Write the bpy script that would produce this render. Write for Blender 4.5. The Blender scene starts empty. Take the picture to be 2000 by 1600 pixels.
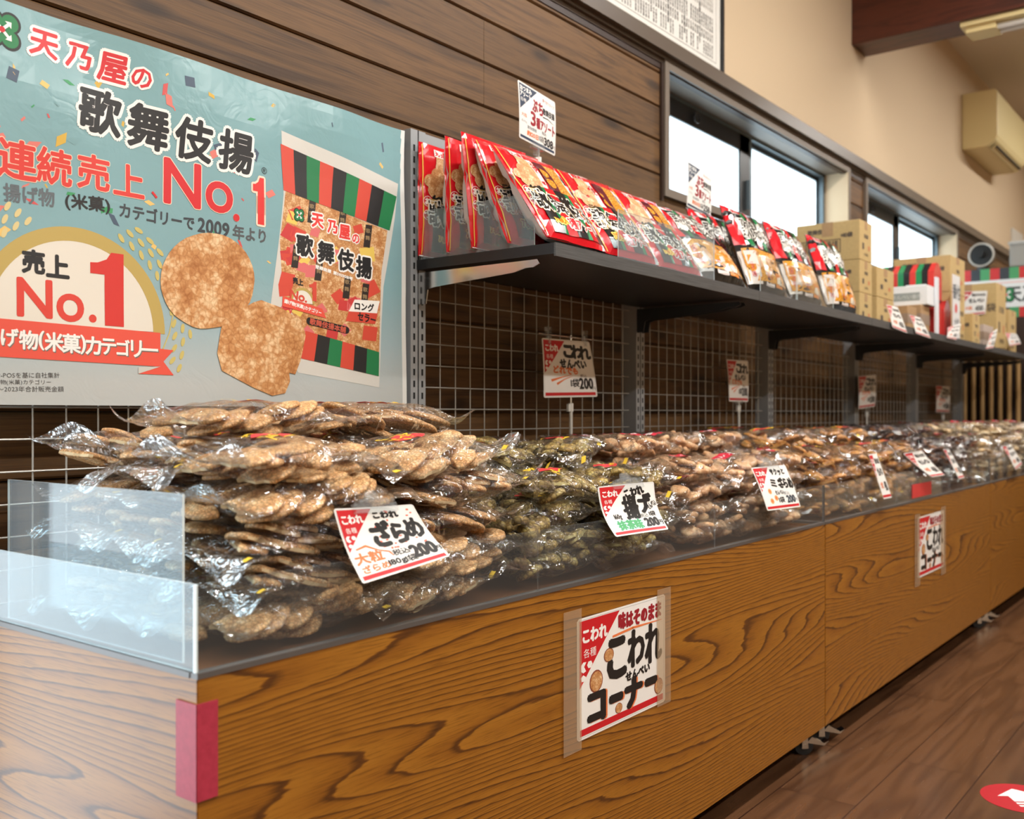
import bpy, bmesh, math, random
from mathutils import Vector, Matrix, noise, Euler
PI = math.pi
sc = bpy.context.scene
C = sc.collection

# ------------------------------------------------------------------ camera, world, lights, exposure
H = 0.83                                    # camera height (m); the long wall runs along +X, room on the -Y side
F = 1930.0                                  # focal length in pixels of the 2000 px wide frame
YAW = math.atan2(1485, 1930)
cs, sn = math.cos(YAW), math.sin(YAW)
cam = bpy.data.cameras.new('camera'); camo = bpy.data.objects.new('camera', cam); C.objects.link(camo)
camo.location = (0, 0, H); camo.rotation_euler = (PI/2, 0, YAW - PI/2)
cam.sensor_width = 36; cam.lens = 36*F/2000; cam.shift_y = 0.004
cam.clip_start = 0.02
cam.dof.use_dof = True; cam.dof.focus_distance = 1.62; cam.dof.aperture_fstop = 4.8
sc.camera = camo

w = bpy.data.worlds.new('sky'); sc.world = w; w.use_nodes = True
wn = w.node_tree; wn.nodes.clear()
wo = wn.nodes.new('ShaderNodeOutputWorld'); wb = wn.nodes.new('ShaderNodeBackground')
wb.inputs[0].default_value = (0.80, 0.92, 1.0, 1); wb.inputs[1].default_value = 4.6
wn.links.new(wb.outputs[0], wo.inputs[0])

def area(name, loc, rot, sx, sy, power, col=(1, 1, 1), portal=False):
    l = bpy.data.lights.new(name, 'AREA'); l.shape = 'RECTANGLE'; l.size = sx; l.size_y = sy
    l.energy = power; l.color = col
    if portal: l.cycles.is_portal = True
    o = bpy.data.objects.new(name, l); C.objects.link(o); o.location = loc; o.rotation_euler = rot
    return o
# daylight: portals at the shop-front glass, at the windows and at the opposite glazed side of the shop
area('portal_shopfront', (-1.1, 1.56, 1.2), (-PI/2, 0, 0), 3.3, 2.3, 1, portal=True)
area('portal_high_window', (3.556, 1.66, H+.885), (-PI/2, 0, 0), 1.6, .36, 1, portal=True)
area('portal_far_high_window', (5.46, 1.66, H+.885), (-PI/2, 0, 0), 1.6, .36, 1, portal=True)
sc.view_settings.view_transform = 'Standard'
sc.view_settings.look = 'None'
sc.view_settings.gamma = 1.0
sc.view_settings.use_curve_mapping = False
sc.view_settings.exposure = 0.0
sc.cycles.transparent_max_bounces = 40
sc.cycles.max_bounces = 8
sc.cycles.diffuse_bounces = 4
sc.cycles.glossy_bounces = 3
sc.cycles.caustics_reflective = False
sc.cycles.caustics_refractive = False
sc.cycles.sample_clamp_indirect = 8
sc.cycles.use_denoising = True

# ------------------------------------------------------------------ measuring helpers (photo survey -> metres)
def xat(px, Y):
    t = (px-1000)/F
    return Y*(cs+t*sn)/(sn-t*cs)
def zat(px, py, Y):
    X = xat(px, Y)
    return H + (808-py)/F*(X*cs+Y*sn)
def at(px, py, Y): return Vector((xat(px, Y), Y, zat(px, py, Y)))

# ------------------------------------------------------------------ material helpers
def srgb(r, g, b):
    f = lambda v: (v/255/12.92) if v/255 <= .04045 else ((v/255+.055)/1.055)**2.4
    return (f(r), f(g), f(b), 1)
class NT:
    def __init__(s, name):
        s.m = bpy.data.materials.new(name); s.m.use_nodes = True; s.t = s.m.node_tree; s.t.nodes.clear()
        s.out = s.t.nodes.new('ShaderNodeOutputMaterial')
    def n(s, typ, ins=None, **kw):
        nd = s.t.nodes.new('ShaderNode'+typ)
        for k, v in kw.items(): setattr(nd, k, v)
        for k, v in (ins or {}).items():
            if isinstance(v, bpy.types.NodeSocket): s.t.links.new(v, nd.inputs[k])
            else: nd.inputs[k].default_value = v
        return nd
    def math(s, op, a, b=0.0, c=None):
        ins = {0: a, 1: b}
        if c is not None: ins[2] = c
        return s.n('Math', ins, operation=op).outputs[0]
    def ramp(s, fac, stops, interp='LINEAR'):
        r = s.n('ValToRGB', {0: fac}); cr = r.color_ramp; cr.interpolation = interp
        while len(cr.elements) < len(stops): cr.elements.new(.5)
        for e, (p, c) in zip(cr.elements, stops): e.position = p; e.color = c
        return r.outputs[0]
    def obj(s): return s.n('TexCoord').outputs['Object']
    def map(s, v, sc_=(1, 1, 1), loc=(0, 0, 0)): return s.n('Mapping', {'Vector': v, 'Scale': sc_, 'Location': loc}).outputs[0]
    def noise(s, v, scale, detail=2.0, rough=.5, dist=0.0):
        return s.n('TexNoise', {'Vector': v, 'Scale': scale, 'Detail': detail, 'Roughness': rough, 'Distortion': dist}).outputs[0]
    def bump(s, h, strength=.3, dist=.002): return s.n('Bump', {'Height': h, 'Strength': strength, 'Distance': dist}).outputs[0]
    def pbr(s, col, rough=.5, metal=0.0, spec=.5, normal=None, **kw):
        ins = {'Base Color': col, 'Roughness': rough, 'Metallic': metal, 'Specular IOR Level': spec}
        ins.update({k.replace('_', ' '): v for k, v in kw.items()})
        if normal is not None: ins['Normal'] = normal
        p = s.n('BsdfPrincipled', ins); s.t.links.new(p.outputs[0], s.out.inputs[0]); return s.m
    def surf(s, sock): s.t.links.new(sock, s.out.inputs[0]); return s.m
def flat(name, col, rough=.5, metal=0.0, spec=.5, **kw): return NT(name).pbr(col, rough, metal, spec, **kw)
_inks = {}
def ink(r, g, b, rough=.45):
    k = (r, g, b, rough)
    if k not in _inks: _inks[k] = flat('print %d %d %d' % (r, g, b), srgb(r, g, b), rough)
    return _inks[k]

def teak(name, axis):
    t = NT(name); o = t.obj(); sp = t.n('SeparateXYZ', {0: o})
    a = sp.outputs[axis]; z = sp.outputs[2]
    v = t.n('CombineXYZ', {0: a, 1: z}).outputs[0]
    n1 = t.noise(t.map(v, (.30, 3.2, 1)), 1.6, 1.0, .4)
    n2 = t.noise(t.map(v, (3, 26, 1)), 1.5, 3, .6)
    ph = t.math('ADD', t.math('MULTIPLY', n1, 40.0), t.math('ADD', t.math('MULTIPLY', z, 84.0), t.math('MULTIPLY', n2, .8)))
    fr = t.math('FRACT', ph)
    col = t.ramp(fr, [(0, srgb(160, 106, 34)), (.5, srgb(150, 96, 28)), (.78, srgb(138, 86, 25)), (.90, srgb(84, 49, 16)), (.96, srgb(96, 56, 18)), (1, srgb(156, 102, 32))])
    pore = t.noise(t.map(v, (8, 320, 1)), 2.0, 3, .6)
    pc = t.ramp(pore, [(.34, (.30, .25, .2, 1)), (.5, (1, 1, 1, 1))])
    mx = t.n('MixRGB', {0: .6, 1: col, 2: pc}, blend_type='MULTIPLY').outputs[0]
    return t.pbr(mx, .34, 0, .5)
def plankwood(name, c1, c2, dark, pitch=.105, z0=.738+H, rough=.55):
    t = NT(name); o = t.obj(); sp = t.n('SeparateXYZ', {0: o}); x, z = sp.outputs[0], sp.outputs[2]
    row = t.math('FLOOR', t.math('DIVIDE', t.math('SUBTRACT', z, z0), pitch))
    wn_ = t.n('TexWhiteNoise', {'W': row}, noise_dimensions='1D').outputs[0]
    xo = t.math('ADD', x, t.math('MULTIPLY', wn_, 37.0))
    v = t.n('CombineXYZ', {0: xo, 1: z, 2: t.math('MULTIPLY', row, 3.7)}).outputs[0]
    a = t.noise(t.map(v, (1.1, 14, 1)), 2.0, 4, .6, .6)
    b = t.noise(t.map(v, (2.2, 160, 1)), 2.0, 3, .6)
    m = t.math('ADD', t.math('MULTIPLY', a, .75), t.math('MULTIPLY', b, .3))
    col = t.ramp(m, [(.36, c2), (.5, c1), (.66, c2)])
    # knots
    vor = t.n('TexVoronoi', {'Vector': t.map(v, (2.0, 6.6, 1)), 'Scale': 1.0, 'Randomness': 1.0}, voronoi_dimensions='2D').outputs['Distance']
    k = t.ramp(t.math('ADD', vor, t.math('MULTIPLY', a, .06)), [(.07, (1, 1, 1, 1)), (.16, (0, 0, 0, 1))])
    c3 = t.n('MixRGB', {0: t.math('MULTIPLY', k, .75), 1: col, 2: dark}).outputs[0]
    tone = t.math('ADD', .82, t.math('MULTIPLY', wn_, .3))
    c4 = t.n('MixRGB', {0: 1.0, 1: c3, 2: t.n('CombineXYZ', {0: tone, 1: tone, 2: tone}).outputs[0]}, blend_type='MULTIPLY').outputs[0]
    return t.pbr(c4, rough, 0, .4, t.bump(b, .15))
def floorwood():
    t = NT('floor laminate'); o = t.obj(); sp = t.n('SeparateXYZ', {0: o})
    v0 = t.map(o, (1, 1, 1), (0.32, -.026, 0))
    br = t.n('TexBrick', {'Vector': v0, 'Color1': (.0, .0, .0, 1), 'Color2': (1, 1, 1, 1), 'Mortar': (.5, .5, .5, 1), 'Scale': 1.0, 'Mortar Size': .0016,
                          'Mortar Smooth': .0, 'Bias': 0.0, 'Brick Width': .92, 'Row Height': .168}, offset=.37)
    rnd = t.n('SeparateXYZ', {0: br.outputs[0]}).outputs[0]
    v = t.n('CombineXYZ', {0: sp.outputs[0], 1: sp.outputs[1], 2: t.math('MULTIPLY', rnd, 9.0)}).outputs[0]
    n = t.noise(t.map(v, (.9, 8, 1)), 1.7, 2, .45, .3)
    n2 = t.noise(t.map(v, (4, 70, 1)), 2.2, 3, .6)
    wv = t.math('ABSOLUTE', t.math('SINE', t.math('ADD', t.math('MULTIPLY', n, 13.0), t.math('MULTIPLY', n2, .6))))
    mm = t.math('ADD', t.math('MULTIPLY', wv, .6), t.math('MULTIPLY', n2, .4))
    col = t.ramp(mm, [(.15, srgb(72, 46, 29)), (.5, srgb(82, 54, 34)), (.8, srgb(94, 63, 41)), (.95, srgb(84, 55, 35))])
    c2 = t.n('MixRGB', {0: br.outputs[1], 1: col, 2: srgb(50, 30, 20)}).outputs[0]
    return t.pbr(c2, t.math('ADD', .16, t.math('MULTIPLY', n2, .16)), 0, .5)
def cardboard(name, col):
    t = NT(name); o = t.obj()
    n = t.noise(o, 90, 3)
    c = t.ramp(n, [(.3, tuple(x*.9 for x in col[:3])+(1,)), (.7, col)])
    return t.pbr(c, .75, 0, .25)
def senbei(name, base, light, darkc, scale, gloss=.45, crack=.5, spec=.4):
    t = NT(name); o = t.obj()
    vor = t.n('TexVoronoi', {'Vector': o, 'Scale': scale}, feature='DISTANCE_TO_EDGE').outputs['Distance']
    n = t.noise(o, scale*.35, 3, .6)
    n2 = t.noise(o, scale*1.8, 2, .6)
    inf = t.n('ObjectInfo').outputs['Random']
    col = t.ramp(t.math('ADD', t.math('MULTIPLY', n, .8), t.math('MULTIPLY', n2, .2)), [(.33, darkc), (.5, base), (.68, light)])
    ck = t.ramp(vor, [(.0, (1-crack, 1-crack*1.05, 1-crack*1.1, 1)), (.22, (1, 1, 1, 1))])
    c2 = t.n('MixRGB', {0: 1.0, 1: col, 2: ck}, blend_type='MULTIPLY').outputs[0]
    tone = t.math('ADD', .82, t.math('MULTIPLY', inf, .36))
    c3 = t.n('MixRGB', {0: 1.0, 1: c2, 2: t.n('CombineXYZ', {0: tone, 1: tone, 2: tone}).outputs[0]}, blend_type='MULTIPLY').outputs[0]
    return t.pbr(c3, gloss, 0, spec, t.bump(t.math('ADD', t.math('MINIMUM', vor, .25), t.math('MULTIPLY', n2, .4)), .7, .0015))
def film(name, tint=(1, 1, 1, 1), veil=.012, rough=.10, bscale=50, bstr=1.0, gain=.5, base=.012, crease=.38):
    t = NT(name); o = t.obj()
    inf = t.n('ObjectInfo').outputs['Random']
    o = t.n('VectorMath', {0: o, 1: t.n('CombineXYZ', {0: inf, 1: t.math('MULTIPLY', inf, 7.0), 2: inf}).outputs[0]}, operation='ADD').outputs[0]
    n = t.noise(o, bscale, 2, .5, .9)
    n2 = t.noise(o, bscale*.36, 2, .5, .6)
    r = t.math('ABSOLUTE', t.math('SUBTRACT', n, .5)); r2 = t.math('ABSOLUTE', t.math('SUBTRACT', n2, .5))
    nb = t.bump(t.math('ADD', t.math('MULTIPLY', r, .5), r2), bstr, .022)
    fr = t.n('Fresnel', {'IOR': 1.5}).outputs[0]
    fold = t.ramp(r2, [(.0, (1, 1, 1, 1)), (.022, (0, 0, 0, 1))])
    fac = t.math('MINIMUM', t.math('ADD', t.math('MULTIPLY_ADD', fr, gain, base), t.math('MULTIPLY', fold, crease)), 1.0)
    tr = t.n('BsdfTransparent', {0: tint}).outputs[0]
    gl = t.n('BsdfGlossy', {'Color': (1, 1, 1, 1), 'Roughness': rough, 'Normal': nb}).outputs[0]
    df = t.n('BsdfDiffuse', {0: (.9, .9, .9, 1), 'Normal': nb}).outputs[0]
    m1 = t.n('MixShader', {0: veil, 1: tr, 2: df}).outputs[0]
    return t.surf(t.n('MixShader', {0: fac, 1: m1, 2: gl}).outputs[0])
def clear_plate(name, tint, rough=.02, veil=.02, ior=1.49):
    t = NT(name)
    geo = t.n('NewGeometry')
    fr = t.n('Fresnel', {'IOR': ior}).outputs[0]
    # both sides of the thin plate reflect alike
    lw = t.n('LayerWeight', {0: .5}).outputs['Facing']
    fac = t.math('MULTIPLY_ADD', t.math('POWER', lw, 4.0), .47, .024)
    tr = t.n('BsdfTransparent', {0: tint}).outputs[0]
    gl = t.n('BsdfGlossy', {'Color': (1, 1, 1, 1), 'Roughness': rough}).outputs[0]
    df = t.n('BsdfDiffuse', {0: (.8, .86, .9, 1)}).outputs[0]
    m1 = t.n('MixShader', {0: veil, 1: tr, 2: df}).outputs[0]
    return t.surf(t.n('MixShader', {0: fac, 1: m1, 2: gl}).outputs[0])
def frosted(name):
    t = NT(name); o = t.obj()
    tl = t.n('BsdfTranslucent', {0: (.93, .97, .98, 1)}).outputs[0]
    gl = t.n('BsdfGlossy', {'Color': (1, 1, 1, 1), 'Roughness': .15}).outputs[0]
    return t.surf(t.n('MixShader', {0: .06, 1: tl, 2: gl}).outputs[0])

MAT = dict(
    teak_front=teak('teak laminate front', 0), teak_end=teak('teak laminate end', 1),
    planks=plankwood('timber cladding', srgb(108, 77, 44), srgb(70, 48, 28), srgb(40, 27, 18)),
    floor=floorwood(), cream=NT('cream wallpaper').pbr(srgb(208, 186, 156), .8, 0, .2),
    ceil=flat('ceiling board', srgb(225, 215, 200), .8), rail=flat('grey brown rail', srgb(92, 80, 68), .38),
    darkwood=flat('dark brown wood', srgb(48, 30, 20), .45), taupe=flat('taupe casing', srgb(112, 100, 88), .5),
    blackframe=flat('black aluminium', srgb(26, 27, 29), .35), bluegrey=flat('grey aluminium', srgb(104, 116, 122), .4, .4),
    frost=frosted('frosted glass'), wire=flat('grey wire', srgb(176, 174, 168), .35, .2),
    steel=flat('grey steel', srgb(158, 162, 166), .35, .15), shadedsteel=flat('bracket steel painted in shade', srgb(58, 62, 66), .4, .3), slot=flat('slot black', srgb(14, 14, 14), .8),  # darker bracket metal has the under-shelf shadow put into its colour
    shelf=NT('black ash shelf').pbr(srgb(24, 24, 26), .42), shelflip=None, chrome=flat('chrome', srgb(205, 205, 205), .18, 1.0),
    tray=flat('dark tray board', srgb(100, 64, 38), .4), edge=flat('grey edge strip', srgb(96, 92, 90), .35, .3),
    acryl=clear_plate('clear acrylic', (.95, .975, .98, 1)), acryl_tall=clear_plate('clear acrylic painted reflection haze', (.88, .94, .96, 1), .05, .10),  # whitish veil of the tall plates paints in the outdoor reflection
    acedge_lit=flat('acrylic edge painted lit', srgb(226, 240, 244), .2, 0, .6),  # glow of the lit plate edges painted as a pale colour
    paper=flat('white card', srgb(236, 234, 230), .35), black=flat('black plastic', srgb(18, 18, 18), .4), rubber=flat('rubber', srgb(22, 22, 24), .6),
    whiteplastic=flat('white plastic', srgb(226, 226, 222), .35), card=cardboard('cardboard', srgb(196, 168, 116)), kraft=cardboard('kraft', srgb(176, 142, 104)),
    film=film('cellophane'), film2=film('cellophane far', bscale=40, bstr=1.0, crease=.26, gain=.4), clip=clear_plate('clear clip plastic', (.94, .95, .95, 1), .08, .10),
    acbody=flat('aged ivory plastic', srgb(222, 204, 150), .45), beam=None,
)
t = NT('shelf lip'); o = t.obj(); n_ = t.noise(t.map(o, (3, 60, 160)), 3, 3, .6)
MAT['shelflip'] = t.pbr(t.ramp(n_, [(.35, srgb(66, 66, 66)), (.65, srgb(88, 88, 88))]), .4)
t = NT('red brown beam'); o = t.obj(); n_ = t.noise(t.map(o, (9, 1.3, 9)), 2.5, 4, .6, .5)
MAT['beam'] = t.pbr(t.ramp(n_, [(.3, srgb(50, 24, 16)), (.55, srgb(88, 42, 28)), (.75, srgb(66, 34, 22))]), .4)

SEN = dict(
    sugar=senbei('sugar crackers', srgb(226, 178, 124), srgb(242, 216, 174), srgb(192, 134, 82), 190),
    green=senbei('matcha crackers', srgb(172, 146, 86), srgb(200, 184, 116), srgb(126, 96, 52), 120, crack=.6),
    peach=senbei('mini crackers', srgb(226, 178, 132), srgb(240, 204, 160), srgb(200, 140, 92), 260, crack=.25),
    soy=senbei('soy crackers', srgb(204, 142, 74), srgb(228, 178, 108), srgb(156, 94, 40), 130, .3, .35, .5),
    nori=senbei('seaweed crackers', srgb(66, 28, 20), srgb(180, 120, 62), srgb(34, 12, 10), 60, .4, .3),
    pale=senbei('pale crackers', srgb(222, 190, 142), srgb(240, 220, 182), srgb(190, 150, 100), 120, crack=.3),
)
BROK = dict(sugar=flat('cream broken edge', srgb(226, 202, 160), .7), green=flat('olive broken edge', srgb(190, 176, 120), .7), peach=flat('peach edge', srgb(220, 172, 126), .7),
            soy=flat('gold broken edge', srgb(206, 154, 88), .6), nori=flat('brown broken edge', srgb(150, 94, 50), .6), pale=flat('ivory broken edge', srgb(240, 224, 190), .7))
for v_ in BROK.values(): v_.name = v_.name

# ------------------------------------------------------------------ object helpers
def tag(o, label=None, cat=None, group=None, kind=None):
    if label: o['label'] = label
    if cat: o['category'] = cat
    if group: o['group'] = group
    if kind: o['kind'] = kind
    return o
def empty(name, loc=(0, 0, 0), label=None, cat=None, group=None, kind=None, mat=None):
    o = bpy.data.objects.new(name, None); C.objects.link(o); o.empty_display_size = .05
    if mat is not None: o.matrix_world = mat
    else: o.location = loc
    return tag(o, label, cat, group, kind)
class MB:
    def __init__(s): s.v = []; s.f = []; s.mi = []
    def add(s, vs, fs, mi=0):
        b = len(s.v); s.v += [tuple(p) for p in vs]; s.f += [tuple(b+i for i in f) for f in fs]; s.mi += [mi]*len(fs); return s
    def box(s, a, b, mi=0, M=None):
        x0, y0, z0 = a; x1, y1, z1 = b
        vs = [Vector(p) for p in ((x0, y0, z0), (x1, y0, z0), (x1, y1, z0), (x0, y1, z0), (x0, y0, z1), (x1, y0, z1), (x1, y1, z1), (x0, y1, z1))]
        if M: vs = [M @ p for p in vs]
        return s.add(vs, [(0, 3, 2, 1), (4, 5, 6, 7), (0, 1, 5, 4), (1, 2, 6, 5), (2, 3, 7, 6), (3, 0, 4, 7)], mi)
    def cyl(s, p, q, r, n=10, r2=None, mi=0, cap=True):
        p, q = Vector(p), Vector(q); d = (q-p).normalized(); a = d.orthogonal().normalized(); b = d.cross(a)
        r2 = r if r2 is None else r2
        vs = [p+(a*math.cos(2*PI*i/n)+b*math.sin(2*PI*i/n))*r for i in range(n)] + [q+(a*math.cos(2*PI*i/n)+b*math.sin(2*PI*i/n))*r2 for i in range(n)]
        fs = [(i, (i+1) % n, n+(i+1) % n, n+i) for i in range(n)]
        if cap: fs += [tuple(range(n))[::-1], tuple(range(n, 2*n))]
        return s.add(vs, fs, mi)
    def tube(s, pts, r, n=8, mi=0):
        for a, b in zip(pts, pts[1:]): s.cyl(a, b, r, n, mi=mi)
        return s
    def prism(s, poly, a, b, fn, mi=0):       # poly of 2D pts extruded between parameter a and b; fn(p2, t) -> 3D
        n = len(poly)
        vs = [fn(p, a) for p in poly] + [fn(p, b) for p in poly]
        fs = [(i, (i+1) % n, n+(i+1) % n, n+i) for i in range(n)] + [tuple(range(n))[::-1], tuple(range(n, 2*n))]
        return s.add(vs, fs, mi)
    def build(s, name, mats, parent=None, local=False, smooth=False, bevel=0, **kw):
        me = bpy.data.meshes.new(name)
        off = Vector((0, 0, 0))
        if parent is not None and not local:
            q = parent
            while q is not None: off = off + q.location; q = q.parent
        me.from_pydata([Vector(p)-Vector(off) for p in s.v], [], s.f)
        for m in (mats if isinstance(mats, (list, tuple)) else [mats]): me.materials.append(m)
        for p, mi in zip(me.polygons, s.mi): p.material_index = mi; p.use_smooth = smooth
        bm = bmesh.new(); bm.from_mesh(me); bmesh.ops.recalc_face_normals(bm, faces=bm.faces); bm.to_mesh(me); bm.free()
        o = bpy.data.objects.new(name, me); C.objects.link(o)
        if parent is not None: o.parent = parent
        if bevel:
            b = o.modifiers.new('bevel', 'BEVEL'); b.width = bevel; b.segments = 2; b.limit_method = 'ANGLE'
        return tag(o, **kw)
def dup(root, loc=None, mat=None, **kw):
    r = root.copy(); C.objects.link(r)
    for k in ('label', 'category', 'group'):
        if k in kw and kw[k]: r[k] = kw[k]
    if mat is not None: r.matrix_world = mat
    elif loc is not None: r.location = loc
    for ch in list(root.children):
        c = ch.copy(); C.objects.link(c); c.parent = r
        for g in list(ch.children):
            d = g.copy(); C.objects.link(d); d.parent = c
    return r

# ------------------------------------------------------------------ lettering: glyph outlines of the built-in font, and flat print
GLYPH = {}
def load_glyphs(chars):
    objs = []
    for ch in sorted(set(chars)):
        if ch == ' ': continue
        cu = bpy.data.curves.new('glyph', 'FONT'); cu.body = ch; cu.size = 1; cu.resolution_u = 5 if ord(ch) < 0x2000 else 2
        o = bpy.data.objects.new('glyph', cu); C.objects.link(o); objs.append((ch, o, cu))
    dg = bpy.context.evaluated_depsgraph_get()
    for ch, o, cu in objs:
        me = bpy.data.meshes.new_from_object(o.evaluated_get(dg))
        vs = [(v.co.x, v.co.y) for v in me.vertices]; fs = [tuple(p.vertices) for p in me.polygons]
        GLYPH[ch] = (vs, fs); bpy.data.meshes.remove(me)
    for ch, o, cu in objs: bpy.data.objects.remove(o); bpy.data.curves.remove(cu)
load_glyphs('天乃屋の歌舞伎揚連続売上、No.1揚げ物(米菓)カテゴリーで2009年より・P-POSを基に自社集計～3合計販売金額ロングセラー本舗登録商標第5933081号こわれ各種味はそのままコーナせんべい'
            'ざらめ大粒税込1802g袋円抹茶6サクッとミニどもおつみアソトぷち食きり小タイプ約45678えび塩海苔入®×品醤油番付行司名場所東西前頭御礼年月日時間個数注意天地無用賞期限')

class Art:
    """flat print on a sheet: x right, y up, layers stacked towards the viewer"""
    STEP = .00009
    def __init__(s): s.v = []; s.f = []; s.mi = []; s.mats = []
    def mat(s, m):
        if m not in s.mats: s.mats.append(m)
        return s.mats.index(m)
    def add(s, pts, faces, m, lay):
        b = len(s.v); z = lay*s.STEP; s.v += [(x, y, z) for x, y in pts]; s.f += [tuple(b+i for i in f) for f in faces]; s.mi += [s.mat(m)]*len(faces)
    def poly(s, pts, m, lay=1): s.add(pts, [tuple(range(len(pts)))], m, lay)
    def rect(s, x0, y0, x1, y1, m, lay=1): s.poly([(x0, y0), (x1, y0), (x1, y1), (x0, y1)], m, lay)
    def ell(s, cx, cy, rx, ry, m, lay=1, n=22, rot=0, a0=0, a1=2*PI):
        pts = []
        for i in range(n):
            a = a0+(a1-a0)*i/(n if a1-a0 > 6.28 else n-1)
            x, y = rx*math.cos(a), ry*math.sin(a)
            pts.append((cx+x*math.cos(rot)-y*math.sin(rot), cy+x*math.sin(rot)+y*math.cos(rot)))
        s.poly(pts, m, lay)
    def band(s, cx, cy, r0, r1, m, lay=1, a0=0, a1=2*PI, n=40, ky=1.0):
        pi_ = [(cx+r0*math.cos(a0+(a1-a0)*i/n), cy+ky*r0*math.sin(a0+(a1-a0)*i/n)) for i in range(n+1)]
        po = [(cx+r1*math.cos(a0+(a1-a0)*i/n), cy+ky*r1*math.sin(a0+(a1-a0)*i/n)) for i in range(n+1)]
        s.add(pi_+po, [(i, i+1, n+2+i, n+1+i) for i in range(n)], m, lay)
    def line(s, pts, w, m, lay=1):
        for i, (a, b) in enumerate(zip(pts, pts[1:])):
            wa = w[i] if isinstance(w, (list, tuple)) else w; wb_ = w[i+1] if isinstance(w, (list, tuple)) else w
            dx, dy = b[0]-a[0], b[1]-a[1]; L = math.hypot(dx, dy) or 1; nx, ny = -dy/L/2, dx/L/2
            s.poly([(a[0]-nx*wa, a[1]-ny*wa), (b[0]-nx*wb_, b[1]-ny*wb_), (b[0]+nx*wb_, b[1]+ny*wb_), (a[0]+nx*wa, a[1]+ny*wa)], m, lay)
            s.ell(b[0], b[1], wb_/2, wb_/2, m, lay, 8)
    def text(s, body, cx, cy, h, m, lay=3, w=None, rot=0.0, bold=0.0, out=None, shear=0.0, gap=0.0, vertical=False, var=0.0, seed=1, stretch=1.0):
        """centred at (cx, cy); h = glyph height; w = total width (None keeps the proportions)"""
        rr = random.Random(seed); V = []; Fs = []; pen = 0.0
        for ch in body:
            if ch == ' ': pen += .5; continue
            vs, fs = GLYPH[ch]; xs = [p[0] for p in vs]; ys = [p[1] for p in vs]
            full = ord(ch) > 0x2000
            b = len(V); sx = 1+rr.uniform(-var, var); ang = rr.uniform(-var, var)*.8; oy = rr.uniform(-var, var)*.35
            gx, gy = (.5, .38) if full else ((min(xs)+max(xs))/2, .36)
            for x, y in vs:
                x_, y_ = (x-gx)*sx, (y-gy)*sx
                x_, y_ = x_*math.cos(ang)-y_*math.sin(ang), x_*math.sin(ang)+y_*math.cos(ang)
                if vertical: V.append((x_, y_-pen))
                else: V.append((x_+pen+(.5 if full else (max(xs)-min(xs))/2+.04), y_+oy))
            Fs += [tuple(b+i for i in f) for f in fs]
            pen += (1.0 if full or vertical else max(xs)-min(xs)+.1)+gap
        xs = [p[0] for p in V]; ys = [p[1] for p in V]
        mx_, my_ = (min(xs)+max(xs))/2, (min(ys)+max(ys))/2
        wid, hei = max(xs)-min(xs), max(ys)-min(ys)
        ky = h/(hei if (len(body) == 1 or vertical) else max(hei, .72)); kx = (w/wid) if w else ky*stretch
        def place(dx, dy, mm, ly):
            P = []
            for x, y in V:
                x = (x-mx_)*kx; y = (y-my_)*ky; x += shear*y
                x += dx; y += dy
                P.append((cx+x*math.cos(rot)-y*math.sin(rot), cy+x*math.sin(rot)+y*math.cos(rot)))
            s.add(P, Fs, mm, ly)
        if out:
            om, orad = out
            for i in range(12): place(orad*math.cos(i*PI/6), orad*math.sin(i*PI/6), om, lay-1+.03*i)
            if orad > .06*h:
                for i in range(6): place(.5*orad*math.cos(i*PI/3), .5*orad*math.sin(i*PI/3), om, lay-.64+.03*i)
        place(0, 0, m, lay)
        if bold:
            for i in range(8): place(bold*math.cos(i*PI/4), bold*math.sin(i*PI/4), m, lay+.04*(i+1))
    def build(s, name, parent, bend=None, cuts=None, **kw):
        me = bpy.data.meshes.new(name); me.from_pydata(s.v, [], s.f)
        for m in s.mats: me.materials.append(m)
        for p, mi in zip(me.polygons, s.mi): p.material_index = mi
        if bend:
            bm = bmesh.new(); bm.from_mesh(me)
            for ax, vals in (cuts or {}).items():
                no = Vector((1, 0, 0)) if ax == 0 else Vector((0, 1, 0))
                for c_ in vals:
                    co = no*c_
                    bmesh.ops.bisect_plane(bm, geom=bm.verts[:]+bm.edges[:]+bm.faces[:], dist=1e-6, plane_co=co, plane_no=no)
            for v in bm.verts: v.co = bend(v.co.x, v.co.y, v.co.z)
            bm.to_mesh(me); bm.free()
        o = bpy.data.objects.new(name, me); C.objects.link(o); o.parent = parent
        return tag(o, **kw)
RED = ink(196, 22, 32); DRED = ink(150, 20, 36); BLK = ink(24, 22, 22); WHT = ink(238, 236, 232); GRN = ink(20, 120, 66); GREY = ink(96, 104, 110)
ORG = ink(226, 120, 66); NAVY = ink(40, 56, 80); GOLD = ink(184, 160, 90); YEL = ink(236, 196, 70); SALM = ink(222, 84, 68); LGREY = ink(176, 180, 182)
GREEN2 = ink(72, 164, 104); PINK = ink(232, 110, 140); TANP = None
def senbei_print(name, k=95):
    t = NT(name); o = t.obj()
    vor = t.n('TexVoronoi', {'Vector': o, 'Scale': k}, feature='DISTANCE_TO_EDGE').outputs['Distance']
    n = t.noise(o, k*.25, 3, .6); n2 = t.noise(o, k*1.2, 2)
    col = t.ramp(t.math('ADD', t.math('MULTIPLY', n, .6), t.math('MULTIPLY', n2, .4)), [(.36, srgb(176, 116, 66)), (.5, srgb(204, 150, 98)), (.64, srgb(236, 206, 164))])
    ck = t.ramp(vor, [(0, (.80, .72, .64, 1)), (.16, (1, 1, 1, 1))])
    return t.pbr(t.n('MixRGB', {0: 1.0, 1: col, 2: ck}, blend_type='MULTIPLY').outputs[0], .4)
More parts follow.
